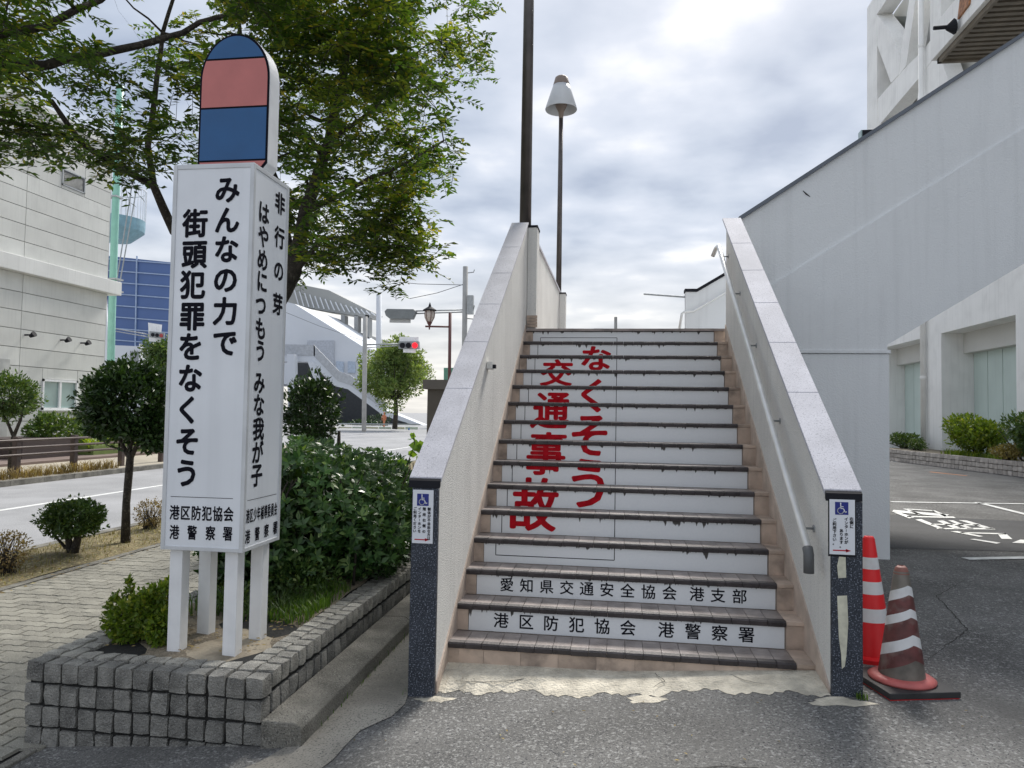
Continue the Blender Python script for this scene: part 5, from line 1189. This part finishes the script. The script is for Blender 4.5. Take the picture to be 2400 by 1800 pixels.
lat([(1700, 640), (2300, 640), (2300, 900), (1640, 900)], 'spandrel', x0=XP+.9, x1=XP+1.3)
y_hi = yc; 
MB().box(XP, XP+1.5, -2, yc, P(2084, 640, 'x', XP)[2]+0, PX(1900+600/4.424, 1420/4.424)[1]-3.2).build('storey_wall', police_white, pb)
# drain pipe
py_ = PX(1900+1185/4.424, 700/4.424)[0]
dp = MB().tube([(XP-.14, py_, 0), (XP-.14, py_, 22)], .10, 10).build('drain_pipe', police_white, pb, smooth=True)
for z in (3.2, 6, 11.5, 13.9, 16.4): MB().lathe((XP-.14, py_, z), [(.12, 0), (.12, .10)], 10).build('pipe_collar', police_white, dp)
# ground floor bays
zl = (PX(2168, 792)[1]+PX(2198, 782)[1])/2; ztopl = P(2084, 640, 'x', XP)[2]
pr = []  # pillars as y ranges
pA0, pA1 = PX(2207, 950)[0], PX(2170, 950)[0]; pB1 = PX(2382, 900)[0]; w_ = pA1-pA0; per_ = pA0-pB1+w_
MB().box(XP, XP+.8, -2, yc, zl, ztopl+.0).build('lintel', police_white, pb)
ypil = pA0
pils = [(pA0, pA1)]; k = 1
while pils[-1][0] > 0: pils.append((pA0-k*per_, pA1-k*per_)); k += 1
pils.insert(0, (pA0+per_, pA1+per_))
jd = PX(2282, 850)
dep = P(2282, 850, 'y', pA0)[0]-XP
for (a_, b2) in pils: MB().box(XP+.002, XP+dep+.3, a_, b2, -.1, zl).build('pillar', police_white, pb)
for (a_, b2), (c_, d_) in zip(pils[1:], pils[:-1]):
    n_ = 5; y0, y1 = b2, c_
    zt2 = zl-.75
    MB().box(XP+dep-.35, XP+dep+.2, y0+.002, y1-.002, zt2, zl).build('bay_beam', police_rec, pb)
    for k in range(n_):
        MB().box(XP+dep, XP+dep+.06, y0+(y1-y0)*k/n_+.02, y0+(y1-y0)*(k+1)/n_-.02, .4, zt2).build('mint_panel', mint, pb)
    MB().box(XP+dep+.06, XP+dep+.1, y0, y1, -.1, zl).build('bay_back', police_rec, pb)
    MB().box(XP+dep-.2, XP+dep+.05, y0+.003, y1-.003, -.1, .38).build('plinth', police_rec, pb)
# canopy with ribbed underside
tip = P(2182, 143, 'x', 9.6); zc2 = tip[2]; yt = tip[1]; xe = 14.0
y_near = yt-14
cn = MB().box(9.6, xe, y_near, yt, zc2, zc2+.9).build('canopy', police_white, pb)
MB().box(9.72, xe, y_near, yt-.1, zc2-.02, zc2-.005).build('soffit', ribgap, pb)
rm = MB().box(0, xe-9.9, 0, .13, 0, .06).mesh('soffit_rib'); rm.materials.append(brown_rib)
O = pb.location
for k in range(52): link('soffit_rib', rm, None, pb, (9.85-O.x, yt-.35-k*.24-O.y, zc2-.08-O.z))
MB().box(9.72, 9.80, y_near, yt-.1, zc2-.14, zc2-.022).build('soffit_edge', brown_rib, pb); MB().box(9.72, xe, yt-.2, yt-.1, zc2-.14, zc2-.022).build('soffit_edge', brown_rib, pb)
em = MB().prism([(yt-1.7, zc2+.25), (yt-1.9, zc2+.9), (yt-2.4, zc2+.8), (yt-2.3, zc2+.3)], 'x', 9.55, 9.598).build('fascia_emblem', M('rusty_brown', (.35, .16, .07), .6, .4, 9), pb)
fld2 = empty('floodlight', tuple(P(2236, 62, 'x', 9.5)), label='black bracket floodlight sticking out beside the canopy edge', cat='floodlight'); c_ = fld2.location
a_ = P(2188, 66, 'y', c_.y); MB().tube([tuple(a_), tuple(c_)], .05, 6).build('arm', dark_edge, fld2)
MB().tube([tuple(P(2218, 66, 'y', c_.y)), tuple(c_)], [.06, .2], 10).build('head', dark_edge, fld2)
# sett planter along that building
rp = empty('sett_wall', (11.3, 24, .1), label='long low wall of pale setts edging the bed beside the white building', cat='wall')
a_ = P(2400, 1119, 'z', .115); b2 = P(2090, 1080, 'z', .115)
Vd = np.array([b2[0]-a_[0], b2[1]-a_[1]]); Ln = np.linalg.norm(Vd); Vd /= Ln; ang = math.atan2(Vd[1], Vd[0])-math.pi/2
st0 = a_-np.array([Vd[0], Vd[1], 0])*6; ht_ = .42
sm = [rough_stone(60+k, .16, .185, .125) for k in range(4)]
for q_ in sm: q_.materials.append(pale_stone)
cnt = 0; rest_ = MB()
n_s = int((Ln+9)/.195)
for k in range(n_s):
    for r_ in range(3):
        p_ = st0[:2]+Vd*(k*.195)
        z = .115+.14*(r_+.5)
        dist = k*.195
        if 5 < dist and cnt < 240 and r_ < 3:
            o = link('stone', random.choice(sm), None, rp, (p_[0]-11.3, p_[1]-24, z-.1)); o.rotation_euler = (0, random.uniform(-.04, .04), ang+random.uniform(-.03, .03)); cnt += 1
        else: addmesh(rest_, random.choice(sm), p_[0], p_[1], z, ang)
tag(rest_.build('stone_course', pale_stone, rp, smooth=True), kind='stuff')
nrm = np.array([-Vd[1], Vd[0]])*-1
if nrm[0] < 0: nrm = -nrm
e0 = st0[:2]; e1 = st0[:2]+Vd*(n_s*.195)
mb = MB().add([(e0[0]+.04, e0[1], -.1), (e1[0]+.04, e1[1], -.1), (e1[0]+3, e1[1], -.1), (e0[0]+3, e0[1], -.1), (e0[0]+.04, e0[1], .47), (e1[0]+.04, e1[1], .47), (e1[0]+3, e1[1], .47), (e0[0]+3, e0[1], .47)], [(4, 5, 6, 7), (0, 1, 5, 4), (3, 0, 4, 7), (1, 2, 6, 5)])
mb.build('bed_soil', soil, rp)
def pbush(px, py, X, r_, n_, size, label, mat_, cat='bush'):
    c_ = P(px, py, 'x', X); s_ = empty('bush', (c_[0], c_[1], .47), label=label, cat=cat); Q = []
    for k in range(9):
        d = rng.normal(0, 1, 3); d /= np.linalg.norm(d); Q.append(blob_leaves(c_+d*np.array(r_)*.45, tuple(np.array(r_)*.6), n_//9, size, shell=.4, drop=.45))
    quads('foliage', np.concatenate(Q)-np.array(s_.location), mat_, s_)
    mb = MB()
    for k in range(12): mb.tube([(c_[0]+random.gauss(0, .08), c_[1]+random.gauss(0, .08), .44), (c_[0]+random.gauss(0, r_[0]*.4), c_[1]+random.gauss(0, r_[1]*.4), c_[2])], [.03, .01], 5)
    mb.build('stems', bark, s_)
pbush(2290, 1008, 12.2, (.75, 1.9, .68), 5200, .13, 'large leafy green bush against the mint panels of the white building', leaf_bright)
pbush(2120, 1032, 12.2, (.5, 1.5, .34), 1600, .11, 'small dark low bush farthest along the sett wall', leaf_mid)
pbush(2152, 1040, 12.0, (.35, .7, .25), 700, .09, 'little rounded bush beside the drain pipe foot', leaf_mid)
pbush(2408, 1010, 12.0, (.5, 1.1, .75), 2400, .12, 'green bush at the right edge of the photograph', leaf_mid)
pbush(2362, 1058, 11.8, (.35, .8, .27), 1300, .08, 'straw-coloured dry bush between the two green bushes', leafmat('leaf_straw', (.20, .17, .06), (.34, .28, .10), None, .8, .2))
tag(quads('bed_weeds', blades(900, 11.7, 12.4, P(2310, 1080, 'x', 12)[1]-1, P(2310, 1080, 'x', 12)[1]+2.5, lambda x, y: .47, .22, .03), leaf_bright), kind='stuff')
# ================================================================ TRAFFIC CONES
def cone(name, c, h, rb, label, mats, bands, flange, basebox=None, rotz=0, group='traffic cones behind the right stair pier', tilt=0):
    r = empty(name, c, label=label, cat='traffic cone', group=group); r.rotation_euler = (tilt, 0, 0)
    z0 = 0
    if basebox:
        bm_, bs2, bh2 = basebox; m_ = MB(); s2 = bs2/2
        m_.prism([(-s2, -s2), (s2, -s2), (s2, s2), (-s2, s2)], 'z', 0, bh2)
        b_ = m_.build('base', bm_, None, bevel=.006); b_.parent = r; b_.rotation_euler[2] = rotz
        m_ = MB(); m_.prism([(-s2+.01, -s2+.01), (s2-.01, -s2+.01), (s2-.01, s2-.01), (-s2+.01, s2-.01)], 'z', -.001, .006)
        b_ = m_.build('red_underlayer', cone_red, None); b_.parent = r; b_.rotation_euler[2] = rotz; b_.location.z = -.002
        z0 = bh2
    m_ = MB().lathe((0, 0, z0), flange[1], 36); b_ = m_.build('flange', flange[0], None, smooth=False); b_.parent = r
    zf0 = z0+flange[1][-1][1]
    rt1 = .032
    def rad(z): 
        t = (z-zf0)/(h-zf0); return rb+(rt1-rb)*t
    ed = [zf0]+[b for b in bands]+[h-.012]
    for i in range(len(ed)-1):
        za, zb = ed[i], ed[i+1]; n_ = 4; prof = [(rad(za+(zb-za)*k/n_), za+(zb-za)*k/n_) for k in range(n_+1)]
        b_ = MB().lathe((0, 0, 0), prof, 40, caps=False).build('sleeve' if i % 2 == 0 else 'band', mats[i % 2], None, smooth=True); b_.parent = r
    b_ = MB().lathe((0, 0, 0), [(rt1, h-.012), (.026, h), (.014, h+.001), (.012, h-.04)], 24, caps=False).build('tip', mats[2], None, smooth=True); b_.parent = r
    return r
def slanted_cone(c, h, rb):
    """old cone: grey translucent sleeve with slanted faded red and white stripes as separate wrapped bands"""
    r = empty('traffic_cone', c, label='faded dirty traffic cone with slanted stripes on a black rubber base, nearest of three', cat='traffic cone', group='traffic cones behind the right stair pier')
    s2 = .20
    for nm, mt_, z0, z1, ins_ in (('base', rubber, .006, .040, 0), ('red_underlayer', cone_red, 0, .010, .004)):
        b_ = MB().prism([(-s2+ins_, -s2+ins_), (s2-ins_, -s2+ins_), (s2-ins_, s2-ins_), (-s2+ins_, s2-ins_)], 'z', z0, z1).build(nm, mt_, None, bevel=.004); b_.parent = r; b_.rotation_euler[2] = math.radians(14)
    b_ = MB().lathe((0, 0, .040), [(.168, 0), (.172, .012), (.150, .026), (.128, .030)], 40).build('flange', cone_pink, None, smooth=True); b_.parent = r
    zb0 = .066; rt1 = .034
    def rad(z): return rb+(rt1-rb)*(z-zb0)/(h-zb0)
    b_ = MB().lathe((0, 0, 0), [(rad(zb0+(h-.03-zb0)*k/8), zb0+(h-.03-zb0)*k/8) for k in range(9)], 40, caps=False).build('sleeve', cone_clear, None, smooth=True); b_.parent = r
    n_ = 40
    def band(z0, z1, mt_, nm, sl=.16):
        m_ = MB(); v = []
        for j in range(5):
            for k in range(n_):
                t = 2*math.pi*k/n_; z = z0+(z1-z0)*j/4; tw_ = ((t+math.radians(70)) % (2*math.pi))/(2*math.pi); tri = abs(2*tw_-1)
                zz = min(h-.035, max(zb0+.002, z+sl*(tri-.5)*rad(z)/.12)); q_ = rad(zz)+.0016; v.append((q_*math.cos(t), q_*math.sin(t), zz))
        f = [(j*n_+k, j*n_+(k+1) % n_, (j+1)*n_+(k+1) % n_, (j+1)*n_+k) for j in range(4) for k in range(n_)]
        b2_ = m_.add(v, f).build(nm, mt_, None, smooth=True); b2_.parent = r
    for z0, z1, mt_, nm in ((.10, .185, cone_old, 'red_stripe'), (.185, .245, cone_white, 'white_stripe'), (.245, .345, cone_old, 'red_stripe'), (.345, .395, cone_white, 'white_stripe'), (.395, .475, cone_old, 'red_stripe'), (.475, .53, cone_white, 'white_stripe')): band(z0, z1, mt_, nm)
    b_ = MB().lathe((0, 0, 0), [(rad(h-.045)+.001, h-.045), (.037, h-.03), (.030, h-.012), (.018, h), (.012, h-.02)], 24, caps=False).build('tip', M('cone_tip', (.24, .10, .08), .6), None, smooth=True); b_.parent = r
slanted_cone((2.612, 4.36, .113), .665, .118)
cone('traffic_cone', (2.60, 4.85, .114), .745, .135, 'bright red traffic cone with white bands beside the granite pier, middle of three', (cone_red, cone_white, cone_red), [.235, .315, .40, .475, .55, .62][0:6], (cone_red, [(.165, 0), (.165, .025), (.14, .035)]))
cone('traffic_cone', (2.515, 5.08, .114), .775, .13, 'darker red traffic cone mostly hidden behind the granite pier, farthest of three', (M('cone_darkred', (.34, .02, .025), .5, .15), cone_white, M('cone_darkred', (.34, .02, .025), .5, .15)), [.30, .38, .46, .54, .60, .66], (cone_red, [(.165, 0), (.165, .025), (.14, .035)]))

# ================================================================ WEAR AND SMALL DEBRIS
random.seed(21)
def crack(pts, mat_, nm, w0=.004, dz=.0032, zf=gz):
    P_ = [np.array(p, dtype=float) for p in pts]; fine = []
    for p, q_ in zip(P_[:-1], P_[1:]):
        k = max(2, int(np.linalg.norm(q_-p)/.035))
        for j in range(k): fine.append(p+(q_-p)*j/k+np.array([random.uniform(-.008, .008), random.uniform(-.008, .008)]))
    fine.append(P_[-1]); m_ = MB(); n_ = len(fine)
    for i in range(n_-1):
        d = fine[i+1]-fine[i]; d = d/np.linalg.norm(d); nn = np.array([-d[1], d[0]]); wa, wb = w0*math.sin(math.pi*(i+.3)/n_)+.0006, w0*math.sin(math.pi*(i+1.3)/n_)+.0006
        q4 = [fine[i]-nn*wa, fine[i+1]-nn*wb, fine[i+1]+nn*wb, fine[i]+nn*wa]; m_.add([(p[0], p[1], zf(p[0])+dz) for p in q4], [(0, 1, 2, 3)])
    return tag(m_.build(nm, mat_), kind='structure')
ck = M('crack_dark', (.035, .032, .028), .95)
crack([(-1.9, 2.6), (-1.2, 2.9), (-.7, 2.75), (-.2, 3.1)], ck, 'ground_crack', .004, .0075)
crack([(.4, 2.7), (.9, 3.2), (1.5, 3.35), (2.4, 3.2), (3.3, 3.6)], ck, 'ground_crack', .0025)
crack([(2.9, 4.8), (3.5, 5.6), (3.7, 6.6), (4.3, 7.4)], ck, 'ground_crack', .003)
crack([(.02, 4.30), (.35, 4.27), (.62, 4.36), (.8, 4.43)], ck, 'cement_crack', .003, .038)
crack([(1.25, 4.2), (1.32, 4.3), (1.27, 4.43)], ck, 'cement_crack', .002, .030)
crack([(1.7, 4.42), (1.78, 4.3), (1.9, 4.25)], ck, 'cement_crack', .002, .026)
n_ = 70; X_ = rng.uniform(-1.9, 3.4, n_); Y_ = rng.uniform(2.4, 4.1, n_); 
lf_ = leaf_quads(np.stack([X_, Y_, np.array([gz(x) for x in X_])+.009], 1), np.stack([rng.normal(0, 1, n_), rng.normal(0, 1, n_), np.zeros(n_)], 1), .022, jitter=.15)
tag(quads('leaf_litter', lf_, leaf_dry), kind='stuff')
tag(quads('pier_weeds', np.concatenate([blades(90, 2.30, 2.36, 4.10, 4.16, lambda x, y: .112, .045, .004), blades(60, -.19, -.155, 4.1, 4.9, lambda x, y: -.062, .05, .004), blades(160, -.515, -.50, 3.6, 6.5, lambda x, y: gz(-.5), .05, .005)]), grass_m), kind='stuff')
# patched scar on the footbridge wall
sc = [P(x, y, 'y', YW+.0265) for x, y in ((1882, 447), (1890, 455), (1899, 461))]
MB().tube(sc, [.004, .009, .003], 5).build('wall_scar', ck, fl)
for x0, y0 in ((1868, 706), (2254, 660), (1868, 770)):
    pass
